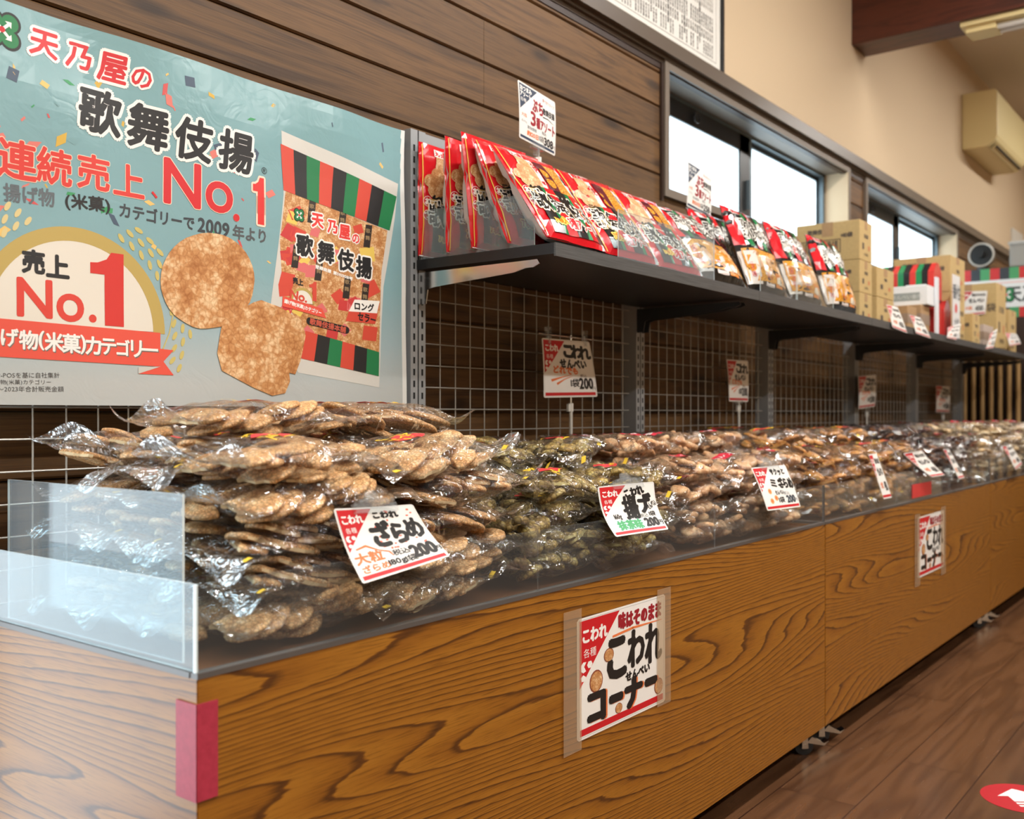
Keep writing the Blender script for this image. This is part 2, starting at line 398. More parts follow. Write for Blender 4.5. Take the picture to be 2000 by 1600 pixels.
SENP = senbei_print('printed cracker photo'); SENS = senbei_print('small printed cracker photo', 260)
def emblem(a, cx, cy, r, lay=3):
    for k in range(4):
        an = PI/4+k*PI/2
        a.ell(cx+.55*r*math.cos(an), cy+.55*r*math.sin(an), .5*r, .5*r, BLK, lay)
        a.ell(cx+.52*r*math.cos(an), cy+.52*r*math.sin(an), .4*r, .4*r, GRN, lay+1)
        d = (math.cos(an), math.sin(an)); n_ = (-d[1], d[0])
        P = lambda u, v: (cx+r*(u*d[0]+v*n_[0]), cy+r*(u*d[1]+v*n_[1]))
        a.poly([P(.12, -.07), P(.45, -.07), P(.45, .07), P(.12, .07)], WHT, lay+2)
        a.poly([P(.62, 0), P(.4, .2), P(.4, -.2)], WHT, lay+2)
    a.ell(cx, cy, .14*r, .14*r, RED, lay+3)

# ================================================================== THE ROOM
YT = 1.50; ZP = .738+H; PITCH = .105
WIN = [(2.735, 4.377), (4.641, 6.28)]; WZ0, WZ1 = H+.70, H+1.07
RZ0, RZ1 = H+1.105, H+1.158
S = lambda o: tag(o, kind='structure')
m = MB(); m.box((-3, -3.5, -.05), (8.7, 1.7, 0)); S(m.build('floor', MAT['floor']))
m = MB(); m.box((-3, -3.5, 3.05), (8.7, 1.7, 3.1)); S(m.build('ceiling', MAT['ceil']))
m = MB()
XA, XB = .58, 8.6
for k in range(-15, 5):
    z0, z1 = ZP+PITCH*k+.0012, ZP+PITCH*(k+1)-.0012
    if z1 < .02: continue
    z0 = max(z0, .0); z1 = min(z1, RZ0+.02)
    cuts = [XA, XB]
    if k in (1, 0): cuts = [XA, xat(945, YT), XB]
    for a, b in zip(cuts, cuts[1:]):
        segs = [(a, b, z0, z1)]
        for wa, wb_ in WIN:
            ns = []
            for (p, q, u, v) in segs:
                if q <= wa or p >= wb_ or v <= WZ0 or u >= WZ1: ns.append((p, q, u, v)); continue
                if p < wa: ns.append((p, wa, u, v))
                if q > wb_: ns.append((wb_, q, u, v))
                if u < WZ0-.01: ns.append((max(p, wa), min(q, wb_), u, WZ0))
                if v > WZ1+.01: ns.append((max(p, wa), min(q, wb_), WZ1, v))
            segs = ns
        for (p, q, u, v) in segs:
            prof = [(YT+.012, u), (YT+.004, u), (YT, u+.0035), (YT, v-.0035), (YT+.004, v), (YT+.012, v)]
            m.prism(prof, p+.0006, q-.0006, lambda P, t: (t, P[0], P[1]))
S(m.build('wall_left', MAT['planks']))
m = MB()                                     # the wall behind the cladding and the cream wall above the rail
Z = RZ0+.01
for a, b in ((XA, WIN[0][0]-.03), (WIN[0][1]+.03, WIN[1][0]-.03), (WIN[1][1]+.03, XB)): m.box((a, YT+.011, 0), (b, 1.66, Z))
for a, b in WIN: m.box((a-.03, YT+.011, 0), (b+.03, 1.66, WZ0-.03)); m.box((a-.03, YT+.011, WZ1+.03), (b+.03, 1.66, Z))
S(m.build('wall_left_core', MAT['darkwood']))
m = MB(); m.box((XA, 1.53, Z), (XB, 1.66, 3.05)); m.box((-3, 1.5, 2.35), (XA, 1.66, 3.05)); m.box((-3, 1.5, 0), (-2.75, 1.66, 2.35))
m.box((.545, 1.49, 0), (XA, 1.66, 2.35))
S(m.build('wall_left_upper', MAT['cream']))
m = MB(); m.box((8.6, -3.5, 0), (8.7, 1.7, 3.05)); S(m.build('wall_end', MAT['cream']))
m = MB(); m.box((-3.05, -3.5, 0), (-3, 1.7, 3.05)); S(m.build('wall_front', MAT['cream']))
m = MB(); m.box((-3, -3.56, 0), (8.7, -3.46, 3.05))
S(m.build('wall_right', MAT['cream']))
# rail between cladding and cream wall: stepped profile
m = MB()
prof = [(YT+.03, RZ0-.022), (YT-.006, RZ0-.022), (YT-.006, RZ0-.010), (YT-.016, RZ0-.010), (YT-.016, RZ0), (YT-.034, RZ0), (YT-.034, RZ0+.026), (YT-.030, RZ0+.029), (YT-.030, RZ1-.006), (YT-.024, RZ1), (YT+.04, RZ1)]
m.prism(prof, XA, XB, lambda P, t: (t, P[0], P[1])); S(m.build('trim_1', MAT['rail']))
m = MB(); m.prism([(YT+.02, RZ0-.04), (YT-.003, RZ0-.04), (YT-.003, RZ0-.021), (YT+.02, RZ0-.021)], XA, XB, lambda P, t: (t, P[0], P[1])); S(m.build('trim_2', MAT['darkwood']))
m = MB(); m.box((WIN[0][0]-.038, YT-.008, WZ0-.04), (WIN[0][0]-.026, YT+.01, RZ0-.02)); S(m.build('trim_3', MAT['darkwood']))

def window(n, xa, xb):
    root = S(empty('window_%d' % n, ((xa+xb)/2, 1.58, WZ0)))
    m = MB(); e = .026                        # casing lining the opening, flush edge in front
    m.box((xa-e, YT-.014, WZ0-e), (xa, 1.655, WZ1+e)); m.box((xb, YT-.014, WZ0-e), (xb+e, 1.655, WZ1+e))
    m.box((xa, YT-.014, WZ0-e), (xb, 1.655, WZ0)); m.box((xa, YT-.014, WZ1), (xb, 1.655, WZ1+e))
    m.build('casing', MAT['taupe'], root)
    m = MB(); m.box((xb-.004, YT-.012, WZ0), (xb-.0002, 1.592, WZ1)); m.build('reveal', MAT['cream'], root)
    ya, yb = 1.592, 1.645; xm = xa+.83; r = .028
    m = MB(); m.box((xa, ya, WZ0), (xa+.012, yb, WZ1)); m.box((xb-r, ya, WZ0), (xb, yb, WZ1)); m.box((xa, ya, WZ0), (xb, yb, WZ0+.012)); m.box((xa, ya, WZ1-.012), (xb, yb, WZ1))
    m.build('frame', MAT['bluegrey'], root)
    def sash(a, b, y, top, side, mat):
        m = MB(); z0, z1 = WZ0+.012, WZ1-.012
        m.box((a, y, z0), (a+.012, y+.018, z1)); m.box((b-side, y, z0), (b, y+.018, z1)); m.box((a, y, z0), (b, y+.018, z0+.008)); m.box((a, y, z1-top), (b, y+.018, z1))
        s_ = m.build('sash', mat, root)
        m = MB(); m.box((a+.012, y+.006, z0+.008), (b-side, y+.011, z1-top)); m.build('pane', MAT['frost'], s_)
        return s_
    s1 = sash(xa+.012, xm, ya, .062, .085, MAT['blackframe'])
    m = MB(); m.tube([(xm-.46+.02*math.cos(t_*PI/6), ya-.012, WZ1-.045+.016*math.sin(t_*PI/6)) for t_ in range(-3, 10)], .004); m.build('handle', MAT['blackframe'], s1)
    m = MB(); m.box((xm-.03, ya-.014, WZ0+.08), (xm-.02, ya, WZ0+.19)); m.build('pull', MAT['bluegrey'], s1)
    sash(xm-.005, xb-r, ya+.022, .018, .012, MAT['blackframe'])
    m = MB(); m.box((xm-.002, ya+.004, WZ0+.012), (xm+.03, ya+.02, WZ1-.012)); m.build('stile', MAT['bluegrey'], root)
window(1, *WIN[0]); window(2, *WIN[1])
# boxed beam across the shop
bx0, bx1, bz = xat(1663, 1.53), xat(1690, 1.53), H+1.69
m = MB(); m.box((bx0, -3.46, bz), (bx1, 1.53, 3.05)); S(m.build('beam', MAT['beam'], bevel=.004))
# shop-front frame at the left, out of the picture
m = MB()
for x in (-2.75, -1.65, -.55, .51): m.box((x, 1.53, 0), (x+.035, 1.6, 2.35))
for z in (0, 2.3): m.box((-2.75, 1.53, z), (.545, 1.6, z+.05))
S(m.build('window_3', MAT['bluegrey']))

# ================================================================== CEILING LAMPS
def ceiling_lamp(x, y, label):
    r = empty('ceiling_lamp', (x, y, 2.95), label, 'lamp', 'ceiling lamps over the shop floor')
    m = MB(); m.box((x-.62, y-.10, 2.99), (x+.62, y+.10, 3.05)); m.build('housing', MAT['whiteplastic'], r)
    a = area('lamp_light', (x, y, 2.97), (0, 0, 0), 1.2, .12, LAMP_W, (1, .97, .92)); a.parent = r; a.location = (0, 0, .02)
LAMP_W = 40
for i, (x, y) in enumerate(((.3, .1), (1.9, .1), (3.5, .1), (5.3, .1), (7.3, .1), (.3, -1.9), (1.9, -1.9), (3.5, -1.9))):
    ceiling_lamp(x, y, 'white ceiling strip lamp over the %s, number %s from the shop front' % ('counters' if y > 0 else 'aisle', ('one', 'two', 'three', 'four', 'five', 'one', 'two', 'three')[i]))

# ================================================================== DISPLAY COUNTERS
YF, YB, ZT, ZB = .873, 1.375, .557, .06
CX = [.604, 2.400, 4.200, 6.0]
def plate(m, a, b, thin):                   # clear plate with pale cut edges; thin = axis of the thickness
    i = len(m.mi); m.box(a, b)
    big = {0: (3, 5), 1: (2, 4)}[thin]
    for k in range(6): m.mi[i+k] = 0 if k in big else 1
GUARD = .0965
def counter(i, label):
    x0, x1 = CX[i], CX[i+1]; g = .0012
    x0 += g; x1 -= g
    r = empty('display_counter', ((x0+x1)/2, (YF+YB)/2, 0), label, 'counter', 'wood grain counters along the wall')
    m = MB(); m.box((x0+.0015, YF, ZB), (x1-.0015, YF+.018, ZT)); m.build('front_panel', MAT['teak_front'], r)
    for a, b in ((x0, x0+.018), (x1-.018, x1)):
        m = MB(); m.box((a, YF+.0005, ZB), (b, YB, ZT)); m.build('end_panel', MAT['teak_end'], r)
    m = MB(); m.box((x0+.018, YF+.018, ZT-.024), (x1-.018, YB, ZT-.006)); m.build('tray_board', MAT['tray'], r)
    m = MB(); m.box((x0, YF-.001, ZT), (x1, YF+.012, ZT+.006)); m.box((x0-.001, YF+.012, ZT), (x0+.012, YB, ZT+.006)); m.box((x1-.012, YF+.012, ZT), (x1, YB, ZT+.006)); m.build('edge_strip', MAT['edge'], r)
    for a, b in ((x0+.0002, x0+.0028), (x1-.0028, x1-.0002)):
        m = MB(); m.box((a, YF+.0025, ZT+.0062), (b, YF+.0065, ZT+GUARD)); m.build('edge_post', MAT['edge'] if i or b > x1-.01 else MAT['acedge_lit'], r)
    n = 3; L = (x1-x0-.006)/n
    for k in range(n):
        m = MB(); plate(m, (x0+.003+k*L+.001, YF+.003, ZT+.0062), (x0+.003+(k+1)*L-.001, YF+.006, ZT+GUARD), 1); m.build('front_guard', [MAT['acryl'], MAT['clip']], r)
    ends = [x0+.003] if i == 0 else []
    for a in ends:
        m = MB(); plate(m, (a, YF+.007, ZT+.0062), (a+.003, YB-.01, ZT+GUARD), 0); m.build('end_guard', [MAT['acryl_tall'], MAT['acedge_lit']], r)
    if i == 0:
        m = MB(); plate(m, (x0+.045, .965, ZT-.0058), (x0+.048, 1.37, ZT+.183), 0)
        m.build('divider_plate', [MAT['acryl_tall'], MAT['acedge_lit']], r, label='tall clear acrylic divider at the near end')
    for cx in (x0+.055, x1-.055):
        for cy in (YF+.036, YB-.05):
            sw = math.radians(-48); rot = lambda p: Vector((cx+p[0]*math.cos(sw)-p[1]*math.sin(sw), cy+p[0]*math.sin(sw)+p[1]*math.cos(sw), p[2]))
            fn = lambda P, t: rot((P[0], t, P[1]))
            m = MB(); m.box((cx-.02, cy-.02, ZB-.004), (cx+.02, cy+.02, ZB)); m.prism([(-.012, ZB-.004), (.012, ZB-.004), (.006, .03), (-.006, .03)], -.014, .014, fn)
            c_ = m.build('caster', MAT['chrome'], r)
            m = MB(); m.cyl(rot((0, -.011, .0235)), rot((0, .011, .0235)), .0235, 24); m.build('wheel', MAT['rubber'], c_)
            m = MB(); m.cyl(rot((0, -.019, .0235)), rot((0, -.0145, .0235)), .006, 12); m.prism([(-.008, .018), (.008, .018), (.006, .052), (-.006, .052)], -.0185, -.0165, fn); m.build('axle_plate', MAT['chrome'], c_)
            m = MB(); m.prism([(.006, .03), (.05, .022), (.062, .034), (.05, .028), (.02, .044)], -.012, .012, fn); m.build('brake_lever', MAT['chrome'], c_)
counter(0, 'nearest wood grain counter, with pink tape on its corner')
counter(1, 'second wood grain counter along, poster taped on its right half')
counter(2, 'third wood grain counter along, under the pale cream crackers')
# pink tape round the counter corner
m = MB(); tz0, tz1 = H+(808-1562)/F*1.02, H+(808-1372)/F*1.02
m.box((CX[0]-.0004, YF-.0014, tz0), (CX[0]+.026, YF-.0004, tz1)); m.box((CX[0]-.0006, YF-.0014, tz0), (CX[0]+.0004, YF+.034, tz1))
tp = NT('pink masking tape'); n_ = tp.noise(tp.obj(), 160, 3)
tag(m.build('tape_strip', tp.pbr(tp.ramp(n_, [(.3, srgb(160, 40, 62)), (.7, srgb(176, 50, 72))]), .5)), 'pink tape strip wrapped round the near corner of the first counter', 'tape')

# ================================================================== GONDOLA RACK AND UPPER SHELVES
UX = [1.482+.895*k for k in range(6)]; YW = 1.40; GT = H+.578
g = empty('wall_rack', (3.7, YW, 0), 'grey steel wall rack with slotted uprights and wire mesh backs', 'rack')
for k, x in enumerate(UX):
    m = MB(); m.box((x-.022, YW-.018, .02), (x+.022, YW+.03, GT)); m.box((x-.0015, YW-.0184, .02), (x+.0015, YW-.0176, GT), 1)
    if k < 3:
        z = .62
        while z < GT-.02:
            for dx in (-.012, .012): m.box((x+dx-.0025, YW-.0186, z), (x+dx+.0025, YW-.0176, z+.013), 1)
            z += .024
    m.build('upright', [MAT['steel'], MAT['slot']], g)
bays = [(.59, UX[0]-.03)]+[(a+.03, b-.03) for a, b in zip(UX, UX[1:])]
for k, (a, b) in enumerate(bays):
    m = MB(); z = .52
    zz = []
    while z < H+.56: zz.append(z); z += .0456
    x = a+.012
    while x < b: m.cyl((x, YW+.004, .45), (x, YW+.004, H+.555), .0014, 5, cap=False); x += .0497
    for z in zz: m.cyl((a, YW+.0012, z), (b, YW+.0012, z), .0014, 5, cap=False)
    m.build('mesh_back', MAT['wire'], g)
    m = MB(); m.box((a, YW-.006, H+.545), (b, YW+.012, H+.556)); m.build('mesh_bar', MAT['blackframe'], g)
    if k: m = MB(); m.box((a-.01, YW-.012, H+.557), (b+.01, YW+.02, GT)); m.build('top_rail', MAT['steel'], g)
ZS = H+.3125; YS = 1.035
def bracket(x, parent, mat):
    m = MB()
    P = [(YW-.02, ZS-.026), (YS+.045, ZS-.026), (YS+.04, ZS-.034), (YS+.055, ZS-.040), (YS+.075, ZS-.040), (YS+.10, ZS-.046), (YW-.06, ZS-.058), (YW-.045, ZS-.062), (YW-.04, ZS-.09), (YW-.02, ZS-.09)]
    m.prism(P, x-.0015, x+.0015, lambda p, t: (t, p[0], p[1])); m.build('bracket', mat, parent)
ordn = ['first', 'second', 'third', 'fourth', 'fifth', 'sixth', 'seventh', 'eighth', 'ninth', 'tenth']
SHELF = ['under the red snack bags', 'under the black and red bags', 'under the cardboard boxes and gift bags', 'under the small boxes and tilted cards', 'at the far end by the bamboo screen']
for k in range(5):
    a, b = UX[k]+(-.006 if k == 0 else .001), UX[k+1]-.001
    r = empty('wall_shelf', ((a+b)/2, YS, ZS-.025), 'black shelf board %s, %s from the poster' % (SHELF[k], ordn[k]), 'shelf', 'black shelves of the wall rack')
    m = MB(); m.box((a, YS+.004, ZS-.02), (b, YW-.02, ZS)); m.build('board', MAT['shelf'], r)
    m = MB(); m.box((a, YS, ZS-.0245), (b, YS+.004, ZS+.0003)); m.build('front_lip', MAT['shelflip'], r)
    bracket(a+.006, r, MAT['chrome'] if k == 0 else MAT['shadedsteel'])
    bracket(b-.02, r, MAT['shadedsteel'])
    if k == 0:
        m = MB(); plate(m, (a+.002, YS+.05, ZS), (a+.004, YW-.03, ZS+.098), 0); m.build('end_guard', [MAT['acryl_tall'], MAT['acedge_lit']], r)
        m = MB(); plate(m, (xat(1213, YS), YS+.006, ZS), (xat(1400, YS), YS+.008, ZS+.098), 1); m.build('front_guard', [MAT['acryl_tall'], MAT['acedge_lit']], r)
    if k == 1:
        for p, q in ((1490, 1560), (1562, 1632)):
            m = MB(); plate(m, (xat(p, YS), YS+.006, ZS), (xat(q, YS), YS+.008, ZS+.09), 1); m.build('front_guard', [MAT['acryl'], MAT['acedge_lit']], r)
# bits of tape and a tag on the far uprights
# ================================================================== BIG POSTER
YP = 1.374
pr = empty('wall_poster', (0, 0, 0), 'large pale blue poster with crackers and a snack bag, hung on the rack', 'poster',
           mat=Matrix(((1, 0, 0, .50), (0, 0, -1, YP), (0, 1, 0, H+.012), (0, 0, 0, 1))))
PX0, PZ0 = .50, H+.012
PW, PHt = xat(796, YP)-PX0, .556
pm = lambda px, py: (xat(px, YP)-PX0, zat(px, py, YP)-PZ0)
pd = lambda px: (xat(px, YP)*cs+YP*sn)/F         # metres per pixel of height at this column
def pbend(x, y, z):
    e = math.exp(-((PHt-y)/.16)**2)
    return Vector((x, y, z-.004+.0035*e*math.sin(x*19+2*y*6)+.002*math.sin(x*9+y*7)+.004*noise.noise((x*7, y*7, 3))*(.35+e)))
pcuts = {0: [i*.024 for i in range(1, 42)], 1: [i*.03 for i in range(1, 19)]}
t = NT('poster paper'); o = t.obj(); z_ = t.n('SeparateXYZ', {0: o}).outputs[1]
pc = t.ramp(t.math('DIVIDE', z_, PHt), [(.06, srgb(182, 187, 187)), (.22, srgb(158, 180, 187)), (.42, srgb(132, 170, 178)), (.9, srgb(128, 167, 173))])
nn = t.noise(o, 14, 3, .55, 1.2)
MPOST = t.pbr(pc, .22, 0, .5, t.bump(t.math('ABSOLUTE', t.math('SUBTRACT', nn, .5)), .12, .01))
a = Art(); a.rect(0, 0, PW, PHt, MPOST, 0); a.rect(PW-.012, 0, PW, PHt, ink(222, 224, 222), 1)
a.build('sheet', pr, pbend, pcuts)
a = Art(); rr = random.Random(5)
conf = [ink(206, 84, 84), ink(72, 88, 108), ink(226, 190, 112), ink(60, 150, 96), ink(120, 160, 166), ink(216, 120, 110), ink(208, 170, 70)]
for i in range(150):
    px, py = rr.uniform(-20, 775), rr.uniform(15, 520)
    x, y = pm(px, py)
    if y > PHt-.03 or y < .2: continue
    s_ = rr.choice((.003, .004, .006, .009)); an = rr.uniform(0, 3); an2 = an+rr.uniform(.5, 2.2)
    d1 = (s_*math.cos(an), s_*math.sin(an)); k_ = rr.uniform(.25, .9); d2 = (k_*s_*math.cos(an2), k_*s_*math.sin(an2))
    a.poly([(x-d1[0]-d2[0], y-d1[1]-d2[1]), (x+d1[0]-d2[0], y+d1[1]-d2[1]), (x+d1[0]+d2[0], y+d1[1]+d2[1]), (x-d1[0]+d2[0], y-d1[1]+d2[1])], rr.choice(conf), 2)
def chars(a, seq, m, lay, bold=0., out=None, hs=1.0, shear=0.):
    for ch, px, py, h in seq:
        x, y = pm(px, py); k = pd(px)
        a.text(ch, x, y, h*k*hs, m, lay, bold=bold*h*k, out=(out[0], out[1]*h*k) if out else None, shear=shear)
def line(a, s_, p0, p1, h, m, lay, bold=0., out=None):
    A, B = pm(*p0), pm(*p1); k = pd((p0[0]+p1[0])/2)
    a.text(s_, (A[0]+B[0])/2, (A[1]+B[1])/2, h*k, m, lay, w=math.hypot(B[0]-A[0], B[1]-A[1]), rot=math.atan2(B[1]-A[1], B[0]-A[0]), bold=bold*h*k, out=(out[0], out[1]*h*k) if out else None)
PRED = ink(206, 40, 46); PBLK = ink(30, 30, 32)
emblem(a, *pm(8, 55), .030)
chars(a, [('天', 92, 84, 50), ('乃', 160, 108, 48), ('屋', 225, 132, 54), ('の', 279, 152, 36)], PRED, 6, .035, (WHT, .15), 1.0, .12)
chars(a, [('歌', 201, 217, 84), ('舞', 293, 248, 82), ('伎', 380, 273, 78), ('揚', 463, 296, 76)], PBLK, 6, .036, (WHT, .11), 1.0, .08)
chars(a, [('®', 518, 333, 13)], PBLK, 4)
chars(a, [('連', 36, 311, 74), ('続', 110, 325, 68), ('売', 187, 336, 66), ('上', 256, 352, 60)], ink(214, 60, 52), 6, .03, (ink(238, 214, 190), .05))
chars(a, [('、', 305, 380, 12)], PRED, 6, .05)
chars(a, [('N', 359, 358, 84), ('o', 430, 385, 58), ('.', 463, 425, 14)], PRED, 6, .03, (ink(240, 216, 196), .05))
def one(px, py, h, wpx, mm, lay, rim=None, rr_=0):
    x, y = pm(px, py); k = pd(px); h *= k; w_ = wpx*k
    P = [(-.08, -.5), (.5, -.5), (.5, .5), (.12, .5), (-.02, .40), (-.28, .345), (-.5, .335), (-.5, .19), (-.08, .19)]
    if rim:
        for i in range(12): a.poly([(x+p*w_+rr_*k*math.cos(i*PI/6), y+q*h+rr_*k*math.sin(i*PI/6)) for p, q in P], rim, lay-1)
    a.poly([(x+p*w_, y+q*h) for p, q in P], mm, lay)
one(506, 392, 92, 27, ink(214, 50, 48), 6, ink(240, 216, 196), 4)
line(a, '揚げ物', (10, 374), (110, 387), 34, GREY, 4, .03)
line(a, '(米菓)', (132, 392), (218, 402), 32, PBLK, 4, .03)
line(a, 'カテゴリーで', (238, 408), (382, 436), 27, ink(60, 66, 72), 4, .03)
line(a, '2009', (390, 438), (449, 450), 27, ink(60, 66, 72), 4, .04)
line(a, '年より', (457, 452), (520, 462), 27, ink(84, 88, 92), 4, .03)
# badge
bx, by = pm(152, 640); R_ = .146
a.band(bx, by, .0, R_*.875, ink(222, 216, 204), 3, 0.02, PI-.02); a.band(bx, by, R_*.86, R_, GOLD, 4, 0, PI)
chars(a, [('売', 68, 511, 44), ('上', 116, 520, 42)], PBLK, 6, .05)
chars(a, [('N', 70, 582, 72), ('o', 140, 601, 52), ('.', 184, 622, 15)], ink(212, 66, 54), 6, .034)
one(213, 564, 144, 70, ink(206, 52, 46), 7)
a.poly([pm(-30, 619), pm(317, 650), pm(317, 716), pm(-30, 695)], SALM, 8)
a.poly([pm(317, 681), pm(343, 684), pm(323, 706), pm(343, 733), pm(273, 730), pm(317, 716)], SALM, 7)
a.poly([pm(273, 717), pm(317, 716), pm(273, 730)], ink(196, 196, 190), 9)
bann = [('げ', 20, 659, 34), ('物', 57, 664, 36), ('(', 82, 665, 36), ('米', 107, 668, 36), ('菓', 141, 671, 36), (')', 164, 673, 36), ('カ', 184, 675, 34), ('テ', 214, 677, 30), ('ゴ', 243, 679, 30), ('リ', 269, 681, 32), ('ー', 294, 683, 5)]
for dx, dy, mm, ly in ((1.6, 2.2, ink(110, 110, 104), 10), (0, 0, WHT, 11)):
    chars(a, [(c_, x+dx, y+dy, h) for c_, x, y, h in bann], mm, ly, .03)
for i in range(12):                           # ears of grain
    u = i/11
    an = 1.12-1.35*u
    for j, rr_ in enumerate((1.10, 1.2, 1.29)):
        if j == 2 and u > .8: continue
        an_ = an-.05*j; r_ = R_*rr_
        a.ell(bx+r_*math.cos(an_)*1.02, by+r_*math.sin(an_)-.004, .0078, .0036, ink(198, 182, 108), 5, 10, an_+PI/2-.5+.3*j)
        if u < .25: a.ell(bx-r_*math.cos(an_), by+r_*math.sin(an_), .0078, .0036, ink(214, 196, 140), 5, 10, -an_+PI/2+.5)
a.line([pm(341, 560), pm(343, 610), pm(335, 650), pm(322, 682)], .002, ink(198, 182, 108), 5)
line(a, 'P-POSを基に自社集計', (-4, 733), (118, 733), 11, ink(70, 70, 72), 4)
line(a, '物(米菓)カテゴリー', (2, 747), (101, 747), 11, ink(70, 70, 72), 4)
line(a, '～2023年合計販売金額', (-4, 760), (126, 760), 11, ink(70, 70, 72), 4)
a.build('lettering', pr, pbend, pcuts)
a = Art()
cx_, cy_ = pm(408, 548)
pts = []
for i in range(40):
    an = 2*PI*i/40; k_ = 1+.018*noise.noise((an*3, 2, 1))
    px, py = 408+91*math.cos(an)*k_, 548-94*math.sin(an)*k_
    pts.append(pm(px, py))
a.poly(pts, SENP, 14)
a.poly([pm(*p) for p in ((436, 640), (446, 618), (470, 606), (498, 590), (512, 586), (548, 600), (590, 626), (598, 655), (592, 688), (588, 706), (579, 731), (567, 728), (569, 745), (560, 768), (535, 773), (500, 758), (470, 742), (437, 724), (428, 690), (432, 664))], SENP, 13)
a.build('cracker_picture', pr, pbend, pcuts)
# printed snack bag on the poster
a = Art()
a.poly([pm(*p) for p in ((553, 254), (784, 358), (776, 420), (752, 560), (747, 640), (742, 757), (660, 742), (585, 728), (530, 600), (545, 480), (556, 380))], ink(206, 204, 198), 3)
def lerp2(p, q, t_): return (p[0]+(q[0]-p[0])*t_, p[1]+(q[1]-p[1])*t_)
def stripes(p0, p1, q0, q1, cols, lay):
    n = len(cols)
    for i, c_ in enumerate(cols):
        a.poly([pm(*lerp2(p0, p1, i/n)), pm(*lerp2(p0, p1, (i+1)/n)), pm(*lerp2(q0, q1, (i+1)/n)), pm(*lerp2(q0, q1, i/n))], c_, lay)
BR, BK, BG = ink(206, 74, 58), ink(34, 34, 36), ink(30, 120, 72)
a.poly([pm(*p) for p in ((560, 372), (760, 450), (748, 530), (742, 690), (600, 650), (555, 590), (548, 470))], SENS, 4)
for i in range(46):
    px, py = rr.uniform(558, 735), rr.uniform(395, 665)
    if py > 460+ (px-560)*.42+190 or py < 392+(px-560)*.36: continue
    s_ = rr.uniform(9, 20); an = rr.uniform(0, 3)
    q = [(px+s_*math.cos(an+j*PI/2), py+s_*math.sin(an+j*PI/2)) for j in range(4)]
    a.poly([pm(*p) for p in q], rr.choice((BR, BR, ink(226, 196, 96), ink(196, 60, 60), ink(214, 110, 110))), 5)
for px, py in ((612, 412), (672, 425), (722, 460), (580, 500), (625, 525), (680, 560), (716, 575)):
    q = [(px-5, py-22), (px+8, py-20), (px+3, py+24), (px-10, py+22)]; a.poly([pm(*p) for p in q], ink(44, 36, 32), 6)
    line(a, '歌', (px-5, py-10), (px+4, py-9), 9, ink(176, 150, 110), 7); line(a, '舞', (px-6, py+4), (px+3, py+5), 9, ink(176, 150, 110), 7)
stripes((551, 280), (780, 383), (556, 371), (764, 450), [BR, BK, BG, BR, BK, BG, BR, BK, BG], 8)
stripes((598, 646), (742, 688), (590, 700), (741, 735), [BR, BK, BG, BR, BK, BG], 8)
emblem(a, *pm(586, 420), .0135, 9)
chars(a, [('天', 622, 431, 26), ('乃', 651, 443, 24), ('屋', 675, 453, 26), ('の', 697, 466, 17)], ink(220, 60, 56), 10, .05, (WHT, .16))
chars(a, [('歌', 597, 480, 40), ('舞', 638, 493, 40), ('伎', 677, 508, 40), ('揚', 713, 522, 40)], PBLK, 10, .045, (WHT, .13))
line(a, '登録商標 第5933081号', (617, 520), (690, 545), 7, WHT, 9, .05)
x, y = pm(592, 592); a.ell(x, y, .0235, .0235, ink(226, 222, 212), 9, 24, 0, 0, PI); a.band(x, y, .0225, .0275, GOLD, 10, 0, PI)
chars(a, [('売', 578, 548, 12), ('上', 588, 551, 12)], PBLK, 11, .05); line(a, 'No.', (568, 574), (600, 583), 17, BR, 11, .06); one(612, 569, 38, 18, BR, 11)
a.poly([pm(*p) for p in ((553, 578), (630, 603), (638, 622), (552, 598))], SALM, 12); line(a, '揚げ物(米菓)カテゴリー', (556, 588), (628, 612), 9, WHT, 13, .04)
a.poly([pm(*p) for p in ((694, 585), (744, 588), (738, 612), (682, 608))], WHT, 9); a.poly([pm(*p) for p in ((682, 608), (740, 612), (734, 633), (676, 627))], BR, 9)
line(a, 'ロング', (694, 597), (732, 602), 15, PBLK, 10, .05); line(a, 'セラー', (700, 617), (735, 626), 15, PBLK, 10, .05)
A, B = pm(605, 627), pm(678, 645); an = math.atan2(B[1]-A[1], B[0]-A[0])
a.line([A, B], .0135, PBLK, 10); a.ell(A[0], A[1], .00675, .00675, PBLK, 10, 14); line(a, '歌舞伎揚本舗', (606, 627), (676, 645), 12, ink(200, 90, 70), 11, .03)
a.build('snack_bag_picture', pr, pbend, pcuts)

# ================================================================== FRAMED PRINT above the rail
fx1, fz0 = xat(1413, 1.51), RZ1+.001; fw, fh = .98, .72
r = empty('framed_print', (0, 0, 0), 'black framed sheet of dense vertical writing on the cream wall', 'picture', mat=Matrix(((1, 0, 0, fx1-fw), (0, 0, -1, 1.512), (0, 1, 0, fz0), (0, 0, 0, 1))))
m = MB(); e = .014
for q in (((0, 0, -.015), (fw, e, .006)), ((0, fh-e, -.015), (fw, fh, .006)), ((0, e, -.015), (e, fh-e, .006)), ((fw-e, e, -.015), (fw, fh-e, .006))): m.box(*q)
m.build('frame', MAT['blackframe'], r, local=True)
m = MB(); m.box((e, e, -.012), (fw-e, fh-e, -.004)); m.build('sheet', ink(230, 228, 222), r, local=True)
a = Art(); rr = random.Random(11); INKG = ink(70, 68, 66); z0 = -.0038
L0 = 0
a.line([(.05, .045), (fw-.045, .045), (fw-.045, .30), (.05, .30), (.05, .045)], .0016, INKG, 1)
a.line([(.05, .30), (fw-.045, .30)], .0016, INKG, 1)
pool = '醤油番付行司名場所東西前頭御礼年月日時間各種天地'
x = fw-.075
col = 0
